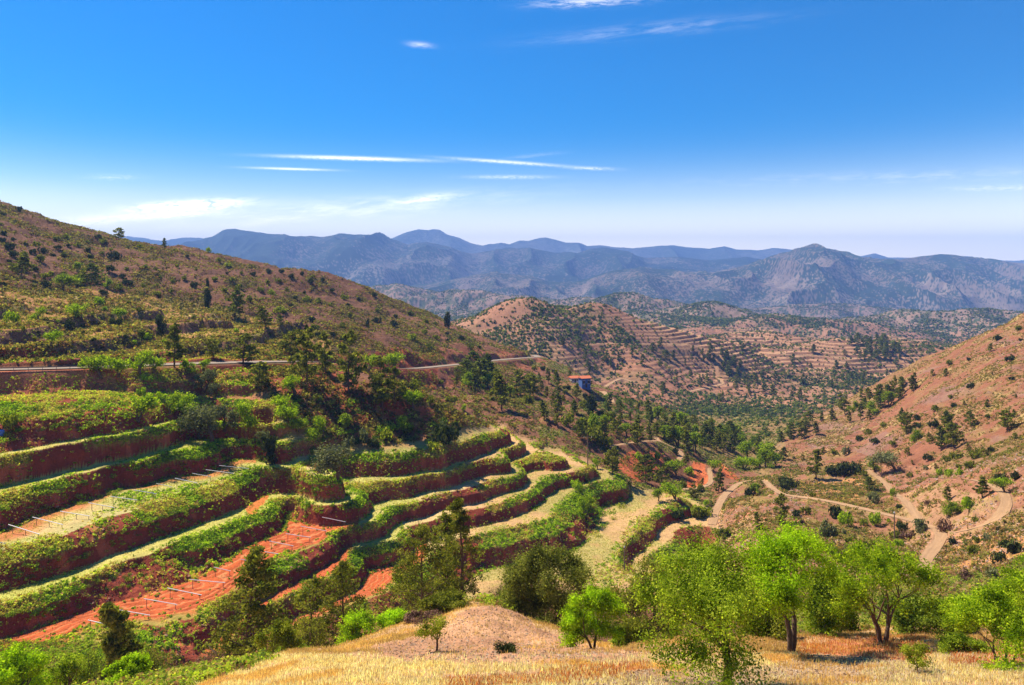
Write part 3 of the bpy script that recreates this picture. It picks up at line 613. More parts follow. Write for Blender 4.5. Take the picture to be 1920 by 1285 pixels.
def pine_meshes(seed, mat, n=2000, size=.055, width=.24, low=.16, sparse=.0, droop=.0, aspect=1.0, nb=26):
    """height 1; returns trunk mesh, crown mesh"""
    rng = np.random.default_rng(seed); segs = []; lean = rng.normal(0, .02, 2); z0 = np.zeros(3)
    pts = [np.array([lean[0] * t * t * 2 + .012 * math.sin(5 * t + seed), lean[1] * t * t * 2 + .012 * math.cos(4 * t + seed), t * .96]) for t in np.linspace(0, 1, 9)]
    for i in range(8): segs.append((pts[i], pts[i + 1], .020 * (1 - i / 8.6), .020 * (1 - (i + 1) / 8.6)))
    C_, R_ = [], []
    for i in range(nb):
        t = low + (1 - low) * (i + rng.random()) / nb
        p = np.array([np.interp(t, np.linspace(0, 1, 9), [q[j] for q in pts]) for j in range(3)])
        L = width * (1.12 * (1 - t) ** .62 + .08) * (.55 + .65 * rng.random()) * (1 if t > low + .12 else .7)
        th = i * 2.4 + rng.random(); d = np.array([math.cos(th), math.sin(th), .32 - droop])
        e = p + d * L; segs.append((p, e, .007 * (1.2 - t), .002))
        if rng.random() < sparse: continue
        for q in (.55, .85, 1.08):
            C_.append(p + d * L * q + rng.normal(0, .012, 3)); s = (.055 + .05 * (1 - t)) * (1.15 - .3 * q) * width / .24
            R_.append((s * 1.1, s * 1.1, s * .62))
    C_.append(pts[-1]); R_.append((.03, .03, .06))
    P, N = blob_points(n, np.array(C_), np.array(R_), rng, .1)
    if aspect != 1.0: N = N * .3
    V, Fc = leaves_at(P, N + (0, 0, .25), size, aspect, rng)
    tv, tf = tube(segs, 5)
    return make_mesh('trunk', tv, tf, [M_bark]), make_mesh('crown', V, Fc, [mat], smooth=False)
def broad_meshes(seed, mat, height, width, nleaf=20000, leaf=.075, depth=5, trunk=.18, stems=1, up=.35, clump=.10, r0=.03, lean=(0, 0), gap=.15, aspect=.6, bark=None, lowfill=0.0):
    """branching tree grown to the wanted height and width (metres)"""
    rng = np.random.default_rng(seed); segs, tips = [], []
    def grow(p, d, L, r, k):
        q = p
        for _ in range(3):
            d = d + rng.normal(0, .17, 3) + np.array([0, 0, .05]); d /= np.linalg.norm(d)
            q2 = q + d * L / 3; r2 = r * .9; segs.append((q, q2, r, r2)); q, r = q2, r2
            if k <= 2: tips.append(q)
        if k == 0: return
        for i in range(2 if rng.random() < .45 else 3):
            nd = d + rng.normal(0, .55, 3) * np.array([1.15, 1.15, .75]) + np.array([0, 0, up * .35])
            nd /= np.linalg.norm(nd)
            grow(q, nd, L * (.66 + .22 * rng.random()), r * (.60 + .1 * rng.random()), k - 1)
    for s in range(stems):
        th = s * 6.28 / stems + rng.random(); d = np.array([math.cos(th) * (.45 if stems > 1 else .08) + lean[0], math.sin(th) * (.45 if stems > 1 else .08) + lean[1], 1.0]); d /= np.linalg.norm(d)
        base = np.array([math.cos(th), math.sin(th), 0]) * (.02 if stems > 1 else 0)
        grow(base, d, trunk + .1 if stems == 1 else .3, r0, depth)
    S = np.array([[*a, *b] for a, b, _, _ in segs]); T_ = np.array(tips)
    lo, hi = np.percentile(T_, 1, 0), np.percentile(T_, 99, 0)
    kz = height / (hi[2] + clump); kx = width / (max(hi[0] - lo[0], hi[1] - lo[1]) + 2 * clump)
    sc_ = np.array([kx, kx, kz])
    segs = [(a * sc_, b * sc_, ra * kz, rb * kz) for a, b, ra, rb in segs]; T_ = T_ * sc_
    keep = rng.random(len(T_)) > gap; T_ = T_[keep]
    if lowfill: T_ = np.concatenate([T_, T_[rng.random(len(T_)) < lowfill] * np.array([1.0, 1.0, .45])])
    cr = clump * (kx + kz) / 2 * (.6 + .8 * rng.random(len(T_)))
    P, N = blob_points(nleaf, T_, np.stack([cr, cr, cr * .8], 1), rng, .0)
    P[:, 2] = np.maximum(P[:, 2], .08)
    V, Fc = leaves_at(P, N * .6 + (0, 0, .4), leaf, aspect, rng)
    tv, tf = tube([s for s in segs if s[2] > .004 * kz * .5], 6)
    return make_mesh('trunk', tv, tf, [bark or M_bark]), make_mesh('crown', V, Fc, [mat], smooth=False)

THINGS = []      # (object, description, column, row, group)
def put_tree(name, meshes, x, y, z, s=(1, 1, 1), rz=0.0, desc='', cat='tree', group=None, label=None, sink=.0, parts=('trunk', 'crown')):
    e = bpy.data.objects.new(name, None); COL.objects.link(e); e.location = (x, y, z - sink); e.rotation_euler = (0, 0, rz); e.scale = s
    e.empty_display_size = .2
    for pn, m in zip(parts, meshes): link(pn, m, parent=e)
    e['category'] = cat
    if label: e['label'] = label
    else: THINGS.append((e, desc, PX0 + F * x / y, YH - F * (z + .5 * s[2]) / y, group))
    if group: e['group'] = group
    return e
def put_shrub(name, m, x, y, z, s, rz, desc, cat='shrub', group=None, label=None):
    o = link(name, m); o.location = (x, y, z); o.rotation_euler = (0, 0, rz); o.scale = s; o['category'] = cat
    if group: o['group'] = group
    if label: o['label'] = label
    else: THINGS.append((o, desc, PX0 + F * x / y, YH - F * (z + .4 * s[2]) / y, group))
    return o
PINES = [pine_meshes(100 + i, L_pine, 1700, .045, .22 + .05 * (i % 3), .12 + .05 * (i % 2), .2) for i in range(6)]
PINED = [pine_meshes(140 + i, L_pined, 1600, .050, .24 + .06 * (i % 3), .08, 0) for i in range(4)]
SH = {'green': [shrub_mesh('shrub', 10 + i, L_shrub) for i in range(5)], 'dark': [shrub_mesh('shrub', 30 + i, L_dark) for i in range(5)],
      'bright': [shrub_mesh('shrub', 50 + i, L_lime, 700, .12, 1.0) for i in range(4)], 'yellow': [shrub_mesh('shrub', 70 + i, L_yel, 420, .15) for i in range(3)],
      'grey': [shrub_mesh('shrub', 90 + i, L_olive, 600, .12, 1.0) for i in range(3)], 'brown': [shrub_mesh('shrub', 95 + i, L_brown, 420, .11) for i in range(3)],
      'column': [shrub_mesh('shrub', 60 + i, L_dark, 600, .13, 1.0, True) for i in range(2)]}
BRO = {'bright': [broad_meshes(200 + i, L_lime, 1, 1.1, 2600, .055, 3, .1, 1 + i % 2, clump=.14, r0=.035) for i in range(3)],
       'green': [broad_meshes(210 + i, L_tree, 1, 1.0, 2600, .055, 3, .1, 1 + i % 2, clump=.14, r0=.035) for i in range(3)],
       'olive': [broad_meshes(220 + i, L_olive, 1, 1.2, 2600, .05, 3, .1, 1 + i % 2, clump=.14, r0=.035) for i in range(3)]}
DESC = {'green': 'round olive green shrub', 'dark': 'dark rounded shrub', 'bright': 'bright green bush', 'yellow': 'yellow green bush', 'grey': 'grey green bush', 'brown': 'brown leafless shrub', 'column': 'narrow dark bush'}
def place(kind, x, y, h, wf=1.0, seed=None, grp=None):
    """kind: P pine, D dark pine, b/g/o broadleaf, otherwise shrub colour; h in metres"""
    sd_ = RNG.integers(0, 10000) if seed is None else seed
    z = float(ground(x, y)); rz = float(RNG.random() * 6.28)
    if kind in ('P', 'D'):
        ms = (PINES if kind == 'P' else PINED); ms = ms[sd_ % len(ms)]
        sz = 'tall' if h > 8.5 else 'small' if h < 5 else 'middling'
        col = 'pine' if kind == 'P' else 'dark pine'
        put_tree('pine_tree', ms, x, y, z, (h * wf, h * wf, h), rz, f'{sz} {col}', 'pine tree', grp, sink=.1)
    elif kind in ('b', 'g', 'o'):
        ms = BRO[{'b': 'bright', 'g': 'green', 'o': 'olive'}[kind]]; ms = ms[sd_ % len(ms)]
        put_tree({'b': 'broadleaf_tree', 'g': 'broadleaf_tree', 'o': 'olive_tree'}[kind], ms, x, y, z, (h * wf, h * wf, h), rz, {'b': 'fresh green leafy tree', 'g': 'green leafy tree', 'o': 'grey green olive tree'}[kind], 'tree', grp, sink=.08)
    else:
        ms = SH[kind]; m = ms[sd_ % len(ms)]
        r = h * .62 * wf if kind != 'column' else h * .45 * wf
        put_shrub('shrub', m, x, y, z - .06 * h, (r, r, h / .85), rz, ('large ' if h > 2.6 else 'small ' if h < 1.3 else '') + DESC[kind], 'shrub', grp)
OCC = []
def by_px(kind, px, py, hpx, wf=1.0, ymin=60, grp=None):
    p = pick(px, py, ymin); OCC.append((px, py)); place(kind, p[0], p[1], hpx * p[1] / F, wf, grp=grp)

# --- trees and bushes one by one (column, row of the foot, height in rows)
for a in [('dark', 36, 396, 14), ('P', 222, 450, 24, 1.5), ('D', 308, 466, 20, 1.0), ('bright', 392, 474, 11), ('P', 40, 522, 44, 1.6), ('g', 118, 545, 34, 1.5), ('D', 170, 535, 42, 1.5), ('g', 145, 512, 22), ('dark', 215, 488, 26), ('dark', 18, 470, 22), ('green', 75, 492, 18),
          ('D', 441, 592, 54, 1.25), ('column', 388, 578, 30, 1.1), ('P', 497, 618, 44, 1.5), ('D', 525, 610, 20, 1.3), ('column', 838, 614, 24, 1.2), ('dark', 865, 640, 14),
          ('b', 72, 602, 30), ('b', 155, 606, 40, 1.1), ('b', 228, 603, 28), ('column', 300, 632, 34, 1.3), ('b', 95, 650, 34, 1.1), ('dark', 130, 618, 26), ('bright', 20, 606, 26), ('dark', 215, 612, 22, 1.3), ('green', 260, 632, 20), ('bright', 275, 640, 16), ('bright', 185, 572, 18), ('g', 200, 540, 20),
          ('b', 190, 712, 48, 1.2), ('b', 222, 708, 42, 1.1), ('b', 262, 705, 50, 1.0), ('b', 288, 704, 36, 1.0), ('P', 326, 690, 82, 1.1), ('P', 400, 672, 38, 1.3), ('P', 457, 682, 58, 1.6), ('P', 485, 732, 54, 1.3), ('bright', 345, 692, 20), ('b', 380, 697, 28, 1.0), ('b', 366, 700, 22),
          ('o', 384, 740, 44, 1.0), ('o', 405, 742, 26, 1.1), ('b', 340, 782, 50, .9), ('b', 258, 795, 58, 1.0), ('bright', 266, 742, 18), ('b', 318, 775, 46, 1.0), ('yellow', 20, 800, 36), ('bright', 300, 748, 16),
          ('P', 575, 722, 112, .8), ('P', 610, 700, 80, .8), ('P', 654, 736, 118, .8), ('P', 545, 668, 50, 1.3), ('P', 716, 768, 100, .95), ('b', 690, 698, 38, 1.1), ('b', 745, 700, 44), ('P', 740, 760, 70), ('b', 775, 770, 40),
          ('o', 372, 824, 66, 1.0), ('o', 398, 830, 80, 1.0), ('o', 420, 812, 52, 1.1), ('b', 466, 806, 52, .9), ('o', 494, 838, 34, .9), ('column', 503, 872, 46, 1.3), ('o', 632, 898, 76, 1.1), ('dark', 838, 834, 58, 1.1), ('b', 537, 775, 40), ('b', 555, 745, 46, .9), ('b', 545, 800, 44), ('b', 560, 812, 34), ('b', 606, 822, 44), ('g', 650, 812, 40, .8), ('b', 748, 812, 36), ('green', 765, 815, 26), ('yellow', 725, 825, 28), ('yellow', 812, 846, 22), ('grey', 655, 842, 26), ('dark', 700, 840, 24), ('grey', 680, 830, 30),
          ('D', 885, 700, 42, 1.4), ('D', 900, 725, 52, 1.3), ('D', 915, 712, 48, 1.2), ('D', 878, 715, 40, 1.3), ('P', 940, 770, 70, 1.1), ('P', 975, 745, 50, 1.2), ('P', 930, 745, 50, 1.1), ('P', 1000, 745, 44, 1.2), ('column', 1108, 782, 34, 1.4),
          ('D', 1145, 690, 16), ('D', 1100, 905, 18), ('P', 1148, 888, 52, 1.1), ('D', 1210, 905, 52, 1.2), ('P', 1240, 915, 42, 1.3), ('b', 1270, 898, 36, 1.2), ('b', 1265, 936, 36, 1.2), ('P', 1300, 938, 30, 1.2), ('b', 1337, 888, 26), ('P', 1348, 925, 48), ('g', 1235, 940, 28), ('yellow', 1310, 970, 36, 1.4), ('dark', 1270, 975, 28), ('P', 1285, 872, 30), ('b', 1120, 880, 22), ('b', 1395, 882, 26, 1.6), ('b', 1425, 880, 24, 1.5), ('b', 1380, 878, 22, 1.4), ('b', 1436, 866, 44, 1.1), ('b', 1092, 940, 40, .9), ('b', 1100, 975, 46, .9), ('b', 1098, 958, 34), ('bright', 1080, 915, 20),
          ('P', 1462, 985, 62, 1.1), ('dark', 1475, 918, 36, 1.2), ('g', 1415, 930, 26, 1.2), ('dark', 1405, 930, 22), ('P', 1530, 897, 56, 1.2), ('dark', 1565, 893, 26, 1.5), ('dark', 1592, 892, 36, 1.3), ('o', 1678, 885, 40, 1.5), ('g', 1640, 885, 24), ('D', 1765, 842, 44, 1.1), ('P', 1788, 842, 50, 1.2), ('P', 1700, 810, 38, 1.4), ('D', 1690, 795, 30), ('D', 1776, 805, 34), ('D', 1820, 800, 30), ('P', 1890, 808, 40, 1.4), ('D', 1850, 765, 16), ('g', 1715, 830, 30),
          ('P', 1842, 934, 42, 1.4), ('P', 1775, 940, 28, 1.4), ('g', 1780, 968, 34, 1.4), ('bright', 1816, 962, 28), ('dark', 1567, 972, 36, .8), ('bright', 1588, 986, 30, 1.0), ('bright', 1642, 984, 26, 1.0), ('grey', 1550, 1010, 36), ('brown', 1770, 998, 36), ('grey', 1725, 1000, 30, 1.2), ('brown', 1700, 1010, 24, 1.3), ('dark', 1690, 995, 24), ('dark', 1880, 905, 26), ('b', 1885, 925, 30, 1.4), ('dark', 1905, 900, 22), ('dark', 1875, 1055, 30), ('brown', 1808, 1088, 34, .8), ('dark', 1900, 1035, 34, 1.3), ('grey', 1860, 1090, 28), ('green', 1510, 965, 22), ('yellow', 1620, 985, 16), ('grey', 1640, 945, 28), ('bright', 1675, 932, 22, .7), ('D', 1630, 920, 26, 1.3), ('green', 1360, 1010, 32), ('P', 1420, 1000, 40), ('dark', 1740, 865, 20), ('bright', 1780, 895, 18), ('bright', 1798, 893, 16), ('bright', 1762, 893, 16)]:
    by_px(*a)
# --- more plants, scattered over the parts of the hillsides where the photograph shows them
def scatter(poly, n, kinds, hrange, mind, ymin=60, wf=(.9, 1.3), ymax=1e9, grp=None, clus=True):
    xs = [p[0] for p in poly]; ys = [p[1] for p in poly]; placed = 0; tries = 0; ks = list(kinds); wt = np.array([kinds[q] for q in ks], float); wt /= wt.sum()
    while placed < n and tries < n * 40:
        tries += 1; px = RNG.uniform(min(xs), max(xs)); py = RNG.uniform(min(ys), max(ys))
        if not in_poly(np.array([px]), np.array([py]), poly)[0]: continue
        if any(abs(px - a) < mind and abs(py - b) < mind * .7 for a, b in OCC): continue
        p = pick(px, py, ymin)
        if p[1] > ymax: continue
        if clus and float(fbm(np.array([p[0] / 28.]), np.array([p[1] / 28.]), 900, 2)[0]) < RNG.uniform(-.3, .22): continue
        i = int(np.clip(np.searchsorted(RY, p[1]), 0, NR - 1)); j = int(np.clip(round((p[0] / p[1] - CAZ[0]) * 760), 0, NC - 1))
        if rd[i, j] < 5.5 or pd[i, j] < pw[i, j] + .8: continue
        OCC.append((px, py)); placed += 1
        place(ks[RNG.choice(len(ks), p=wt)], p[0], p[1], RNG.uniform(*hrange), RNG.uniform(*wf), grp=grp)
BUSH = []
def bushes(poly, n, _, hrange, mind, ymin=60):
    xs = [p[0] for p in poly]; ys = [p[1] for p in poly]; c = 0; t = 0
    while c < n and t < n * 30:
        t += 1; px = RNG.uniform(min(xs), max(xs)); py = RNG.uniform(min(ys), max(ys))
        if in_poly(np.array([px]), np.array([py]), poly)[0]: BUSH.append((*pick(px, py, ymin), RNG.uniform(*hrange))); c += 1
scatter([(0, 390), (240, 455), (400, 480), (560, 512), (700, 552), (850, 614), (970, 665), (860, 670), (700, 650), (620, 640), (500, 600), (300, 560), (0, 540)], 112, {'green': 4, 'dark': 4, 'yellow': .5, 'column': .2}, (1.8, 4.6), 17, grp='shrubs dotted over the left hillside')
scatter([(0, 440), (240, 470), (240, 540), (0, 540)], 22, {'dark': 3, 'green': 1, 'D': .5}, (2, 3.8), 17, grp='shrubs dotted over the left hillside')
scatter([(0, 545), (250, 550), (560, 620), (540, 650), (0, 650)], 26, {'bright': 2, 'green': 3, 'dark': 1, 'yellow': 1}, (.8, 1.9), 15, grp='bushes in the old fields above the road')
scatter([(820, 720), (940, 690), (1080, 700), (1180, 760), (1260, 800), (1240, 840), (1120, 840), (1000, 830), (900, 780)], 52, {'P': 5, 'D': 1.5, 'g': 1.5, 'green': 2}, (4, 8.5), 15, grp='pines on the slope below the road')
scatter([(1010, 690), (1110, 725), (1230, 765), (1380, 815), (1300, 810), (1100, 780), (960, 720)], 20, {'green': 2, 'dark': 2, 'D': 1}, (1.8, 4), 13, grp='shrubs on the slope below the road')
scatter([(1190, 775), (1300, 790), (1430, 840), (1440, 880), (1360, 850), (1300, 850), (1240, 835)], 46, {'P': 4, 'D': 2, 'g': 2}, (5, 10), 12, ymax=560, grp='pines in the valley bottom')
scatter([(1420, 855), (1560, 770), (1700, 700), (1720, 730), (1640, 790), (1560, 800), (1450, 880)], 40, {'P': 3, 'D': 3, 'g': .6}, (5, 9), 13, ymax=560, grp='pines along the foot of the right hill')
scatter([(1560, 780), (1700, 720), (1930, 600), (1930, 860), (1640, 860)], 36, {'green': 2, 'dark': 3, 'D': 1, 'P': 1}, (1.6, 4.0), 20, grp='shrubs on the bare right hillside')
scatter([(1440, 850), (1620, 850), (1920, 860), (1920, 900), (1560, 895), (1440, 900)], 18, {'P': 1, 'D': 1, 'green': 2, 'grey': 1}, (1.6, 3.6), 16, grp='shrubs on the bare right hillside')
scatter([(1340, 960), (1480, 930), (1920, 920), (1920, 1130), (1750, 1120), (1500, 1020)], 30, {'green': 2, 'dark': 2, 'grey': 1.2, 'brown': .8, 'bright': .8}, (.8, 2.1), 16, ymin=90, grp='shrubs beside the dirt tracks')
scatter([(1080, 870), (1260, 840), (1340, 900), (1330, 960), (1220, 930)], 16, {'green': 2, 'bright': 2, 'P': 1, 'dark': 1}, (1.4, 3.6), 17, ymin=120, grp='bushes around the red valley fields')
bushes([(545, 888), (655, 872), (665, 930), (560, 940)], 60, 0, (.5, 1.3), 7, ymin=90)
bushes([(578, 842), (602, 838), (612, 855), (600, 872), (582, 868)], 16, 0, (.8, 1.6), 7, ymin=90)
bushes([(1110, 900), (1190, 930), (1120, 1010), (1060, 960)], 24, 0, (1.2, 2.4), 7, ymin=120)
bushes([(0, 765), (330, 755), (300, 785), (0, 835)], 66, 0, (.9, 1.8), 7, ymin=100)
bushes([(0, 940), (380, 850), (560, 850), (380, 890), (0, 990)], 90, 0, (.6, 1.3), 7, ymin=90)
bushes([(0, 1050), (400, 930), (420, 960), (0, 1110)], 72, 0, (.5, 1.2), 7, ymin=90)
bushes([(0, 1160), (300, 1040), (640, 925), (640, 950), (300, 1090), (0, 1190)], 102, 0, (.5, 1.2), 7, ymin=90)
bushes([(480, 1110), (740, 985), (860, 985), (760, 1040), (560, 1130)], 48, 0, (.6, 1.5), 7, ymin=90)
bushes([(520, 745), (620, 740), (860, 800), (830, 835), (600, 840), (520, 815)], 66, 0, (1, 2.4), 7, ymin=100)
scatter([(640, 700), (760, 700), (850, 730), (880, 780), (760, 745)], 6, {'green': 2, 'b': 1}, (2, 3.5), 20, ymin=100, grp='bushes on the red bank below the road')
# hills across the valley: the larger ones as trees of their own
scatter([(1010, 640), (1200, 650), (1400, 655), (1560, 660), (1700, 660), (1680, 720), (1540, 750), (1400, 760), (1230, 740), (1060, 690)], 66, {'D': 5, 'P': 2}, (6, 11), 12, ymin=560, grp='pines on the terraced hills across the valley')
scatter([(1310, 660), (1370, 670), (1400, 720), (1350, 700)], 12, {'D': 1}, (8, 13), 9, ymin=560, grp='pines on the terraced hills across the valley')
scatter([(1570, 640), (1660, 640), (1700, 680), (1620, 680)], 16, {'D': 1}, (10, 15), 9, ymin=560, grp='pines on the terraced hills across the valley')

# --- foreground: (kind, column, depth, row of the top, width in metres)
def top_h(px, Y, top): x = (px - PX0) / F * Y; return x, (YH - top) / F * Y - float(ground(x, Y))
def fore(name, seed, mat, px, Y, top, width, label, rz=0.0, cat='tree', **kw):
    x, h = top_h(px, Y, top); h = max(h, .5)
    ms = broad_meshes(seed, mat, h, width, **kw)
    return put_tree(name, ms, x, Y, float(ground(x, Y)), (1, 1, 1), rz, cat=cat, label=label, sink=.1)
fore('broadleaf_tree', 332, L_tree, 1360, 26, 1004, 6.3, 'large leafy tree with a dark forked trunk at the bottom edge, nearest of all the trees', nleaf=46000, leaf=.078, depth=5, trunk=.10, stems=1, clump=.085, r0=.026, gap=.2, lowfill=.3)
fore('broadleaf_tree', 302, L_vivid, 1482, 35, 974, 5.2, 'bright fresh green tree standing directly behind the large nearest tree', nleaf=34000, leaf=.09, depth=5, stems=2, clump=.10, r0=.024, gap=.12)
fore('broadleaf_tree', 303, L_lime, 1655, 38, 1000, 6.0, 'open crowned tree with several dark twisting stems beside the slim wooden pole', nleaf=26000, leaf=.10, depth=5, stems=4, clump=.085, r0=.022, gap=.28)
fore('broadleaf_tree', 304, L_lime, 1880, 29, 1090, 5.6, 'loose many stemmed tree at the right edge above the red dry grass', nleaf=30000, leaf=.085, depth=5, stems=4, clump=.095, r0=.016, gap=.2)
fore('broadleaf_tree', 305, L_vivid, 1113, 41, 1092, 3.6, 'compact lime green tree in front of the big olive green tree', nleaf=26000, leaf=.10, depth=4, stems=2, clump=.14, r0=.02, gap=.05, lowfill=.3)
fore('broadleaf_tree', 306, L_bush, 1028, 51, 1004, 6.6, 'big rounded olive green tree at the end of the bare earth mound', nleaf=60000, leaf=.13, depth=5, stems=4, clump=.14, r0=.02, gap=.05, lowfill=.4, aspect=.45)
fore('broadleaf_tree', 307, L_shrub, 1215, 64, 1030, 6.5, 'dull green bushy tree between the lime green tree and the nearest tree', nleaf=22000, leaf=.16, depth=4, stems=3, clump=.13, r0=.02, lowfill=.4)
fore('broadleaf_tree', 308, L_shrub, 1560, 46, 1100, 4.2, 'shaded bushy tree between the bright tree and the twisting stemmed tree', nleaf=16000, leaf=.12, depth=4, stems=3, clump=.12, lowfill=.3)
fore('broadleaf_tree', 309, L_tree, 1768, 42, 1120, 3.8, 'low spreading tree between the twisting stemmed tree and the right edge', nleaf=16000, leaf=.11, depth=4, stems=3, clump=.12, lowfill=.3)
fore('broadleaf_tree', 341, L_tree, 1545, 42, 1050, 4.0, 'slim green tree squeezed between the bright tree and the twisting stemmed tree', nleaf=16000, leaf=.11, depth=4, stems=3, clump=.13, lowfill=.35)
fore('shrub', 342, L_shrub, 1425, 41, 1120, 3.8, 'dull green bush behind the trunk of the nearest tree', cat='shrub', nleaf=12000, leaf=.11, depth=3, stems=5, clump=.17, lowfill=.4)
fore('shrub', 343, L_deep, 1705, 43, 1115, 4.2, 'dense green bush behind the twisting stems', cat='shrub', nleaf=13000, leaf=.11, depth=3, stems=5, clump=.17, lowfill=.4)
fore('broadleaf_tree', 344, L_lime, 1925, 36, 1062, 5.0, 'fresh green tree cut off by the right edge behind the loose tree', nleaf=18000, leaf=.10, depth=4, stems=3, clump=.12, lowfill=.3)
fore('shrub', 345, L_deep, 1800, 44, 1130, 4.4, 'dark green bush low behind the loose many stemmed tree', cat='shrub', nleaf=13000, leaf=.11, depth=3, stems=5, clump=.17, lowfill=.4)
fore('shrub', 346, L_vivid, 78, 52, 1232, 4.0, 'bright green bush between the corner bush and the dark stemmed bush', cat='shrub', nleaf=15000, leaf=.12, depth=3, stems=5, clump=.17, lowfill=.4)
fore('shrub', 347, L_tree, 548, 53, 1188, 3.0, 'green bush right of the yellow green bush at the slope edge', cat='shrub', nleaf=9000, leaf=.11, depth=3, stems=5, clump=.17, lowfill=.4)
fore('shrub', 348, L_yel, 452, 50, 1222, 2.2, 'low yellow green bush under the single dark trunked pine', cat='shrub', nleaf=6000, leaf=.10, depth=3, stems=5, clump=.17, lowfill=.4)
fore('shrub', 349, L_lime, 1165, 43, 1170, 2.2, 'small fresh bush touching the right side of the compact lime tree', cat='shrub', nleaf=7000, leaf=.09, depth=3, stems=4, clump=.16, lowfill=.4)
fore('shrub', 310, L_yel, 1722, 28, 1215, 1.5, 'thin pale green sapling on the dry ground near the bottom right', cat='shrub', nleaf=2600, leaf=.07, depth=3, clump=.16, r0=.02)
fore('shrub', 311, L_yel, 818, 35, 1146, 1.7, 'thin yellow green sapling standing on the dry grass by the earth mound', cat='shrub', nleaf=2200, leaf=.08, depth=3, clump=.16, gap=.3)
fore('shrub', 312, L_vivid, 28, 47, 1200, 4.6, 'big bright green bush in the bottom left corner', cat='shrub', nleaf=20000, leaf=.13, depth=4, stems=4, clump=.14, lowfill=.3)
fore('shrub', 313, L_tree, 125, 47, 1218, 2.6, 'green bush with bare dark stems right of the corner bush', cat='shrub', nleaf=5000, leaf=.11, depth=4, stems=5, clump=.10, gap=.4, r0=.03)
fore('shrub', 314, L_vivid, 238, 45, 1226, 3.7, 'wide bright green bush at the bottom edge left of the dry grass slope', cat='shrub', nleaf=18000, leaf=.11, depth=4, stems=5, clump=.14, lowfill=.3)
fore('shrub', 315, L_yel, 330, 46, 1265, 2.6, 'low yellow green bush where the dry grass slope meets the bottom edge', cat='shrub', nleaf=8000, leaf=.10, depth=3, stems=4, clump=.16)
fore('shrub', 316, L_yel, 517, 50, 1152, 2.8, 'yellow green bush in front of the dark pine at the dry slope edge', cat='shrub', nleaf=9000, leaf=.11, depth=4, stems=2, clump=.12, gap=.2)
fore('shrub', 317, L_vivid, 672, 52, 1138, 3.0, 'bright green bush on the dry slope edge below the ploughed red terrace', cat='shrub', nleaf=12000, leaf=.11, depth=3, stems=5, clump=.18, lowfill=.5)
fore('shrub', 318, L_vivid, 738, 52, 1140, 2.6, 'bright green bush just right of its twin below the ploughed terrace', cat='shrub', nleaf=10000, leaf=.11, depth=3, stems=5, clump=.18, lowfill=.5)
fore('shrub', 319, L_brown, 955, 84, 975, 6.5, 'tangled purple brown leafless thicket beside the tall thin pines', cat='shrub', nleaf=7000, leaf=.10, depth=5, stems=6, clump=.09, gap=.3, aspect=.2, r0=.014)
fore('shrub', 320, L_brown, 1000, 70, 1050, 5.0, 'brown leafless bush behind the big olive green tree', cat='shrub', nleaf=6000, leaf=.10, depth=4, stems=6, clump=.12, gap=.2, aspect=.25, r0=.014)
fore('shrub', 321, L_shrub, 835, 50, 1112, 3.6, 'dull green bush at the foot of the tall thin pines', cat='shrub', nleaf=9000, leaf=.11, depth=3, stems=5, clump=.18, lowfill=.4)
fore('shrub', 322, L_brown, 790, 47, 1150, 3.0, 'brown heathy bush left of the bare earth mound', cat='shrub', nleaf=7000, leaf=.09, depth=3, stems=5, clump=.18, lowfill=.4)
fore('shrub', 323, L_dark, 945, 31, 1212, 1.3, 'small dark green tuft growing on the bare earth mound', cat='shrub', nleaf=1800, leaf=.07, depth=2, stems=5, clump=.22, lowfill=.3)
fore('shrub', 324, L_brown, 390, 52, 1205, 2.8, 'greyish dry bush left of the dead leaning branch', cat='shrub', nleaf=4000, leaf=.10, depth=4, stems=5, clump=.12, gap=.2, aspect=.3)
fore('shrub', 325, L_shrub, 1190, 42, 1150, 2.6, 'low dull bush right of the compact lime green tree', cat='shrub', nleaf=7000, leaf=.10, depth=3, stems=4, clump=.18, lowfill=.4)
fore('shrub', 326, L_tree, 1812, 34, 1190, 2.6, 'green bush on the red dry grass near the right edge', cat='shrub', nleaf=8000, leaf=.08, depth=3, stems=5, clump=.16, lowfill=.3)
fore('shrub', 327, L_shrub, 585, 60, 1130, 3.0, 'dull bush below the pair of slim pines left of the ploughed terrace', cat='shrub', nleaf=7000, leaf=.12, depth=3, stems=5, clump=.18, lowfill=.4)
fore('shrub', 328, L_shrub, 275, 78, 1190, 5.0, 'bushy green thicket at the foot of the slender young pine', cat='shrub', nleaf=9000, leaf=.14, depth=3, stems=5, clump=.18, lowfill=.4)
fore('shrub', 329, L_tree, 170, 72, 1200, 5.0, 'green thicket under the dark terrace wall at bottom left', cat='shrub', nleaf=9000, leaf=.14, depth=3, stems=5, clump=.18, lowfill=.4)
fore('shrub', 330, L_yel, 430, 74, 1160, 4.0, 'yellowish bush left of the dark single pine', cat='shrub', nleaf=7000, leaf=.13, depth=3, stems=4, clump=.18, lowfill=.4)
def fpine(seed, px, Y, top, wf, label, mat=None, n=15000, size=.02, **kw):
    x, h = top_h(px, Y, top); ms = pine_meshes(seed, mat or L_pine, n, size, **kw)
    put_tree('pine_tree', ms, x, Y, float(ground(x, Y)), (h * wf, h * wf, h), 0, cat='pine tree', label=label, sink=.15)
fpine(401, 866, 66, 926, 1.0, 'tallest thin pine, right hand of the group in front of the terraces', width=.17, low=.2, sparse=.1, aspect=.3, nb=40, size=.024, n=5200)
fpine(402, 838, 70, 950, 1.0, 'thin pine leaning close on the left of the tallest one', width=.16, low=.25, sparse=.2, aspect=.3, nb=34, size=.026, n=4600)
fpine(403, 790, 64, 985, 1.0, 'wide loose pine at the left of the thin pine group', width=.30, low=.12, sparse=.1, aspect=.3, nb=36, size=.028, n=6000)
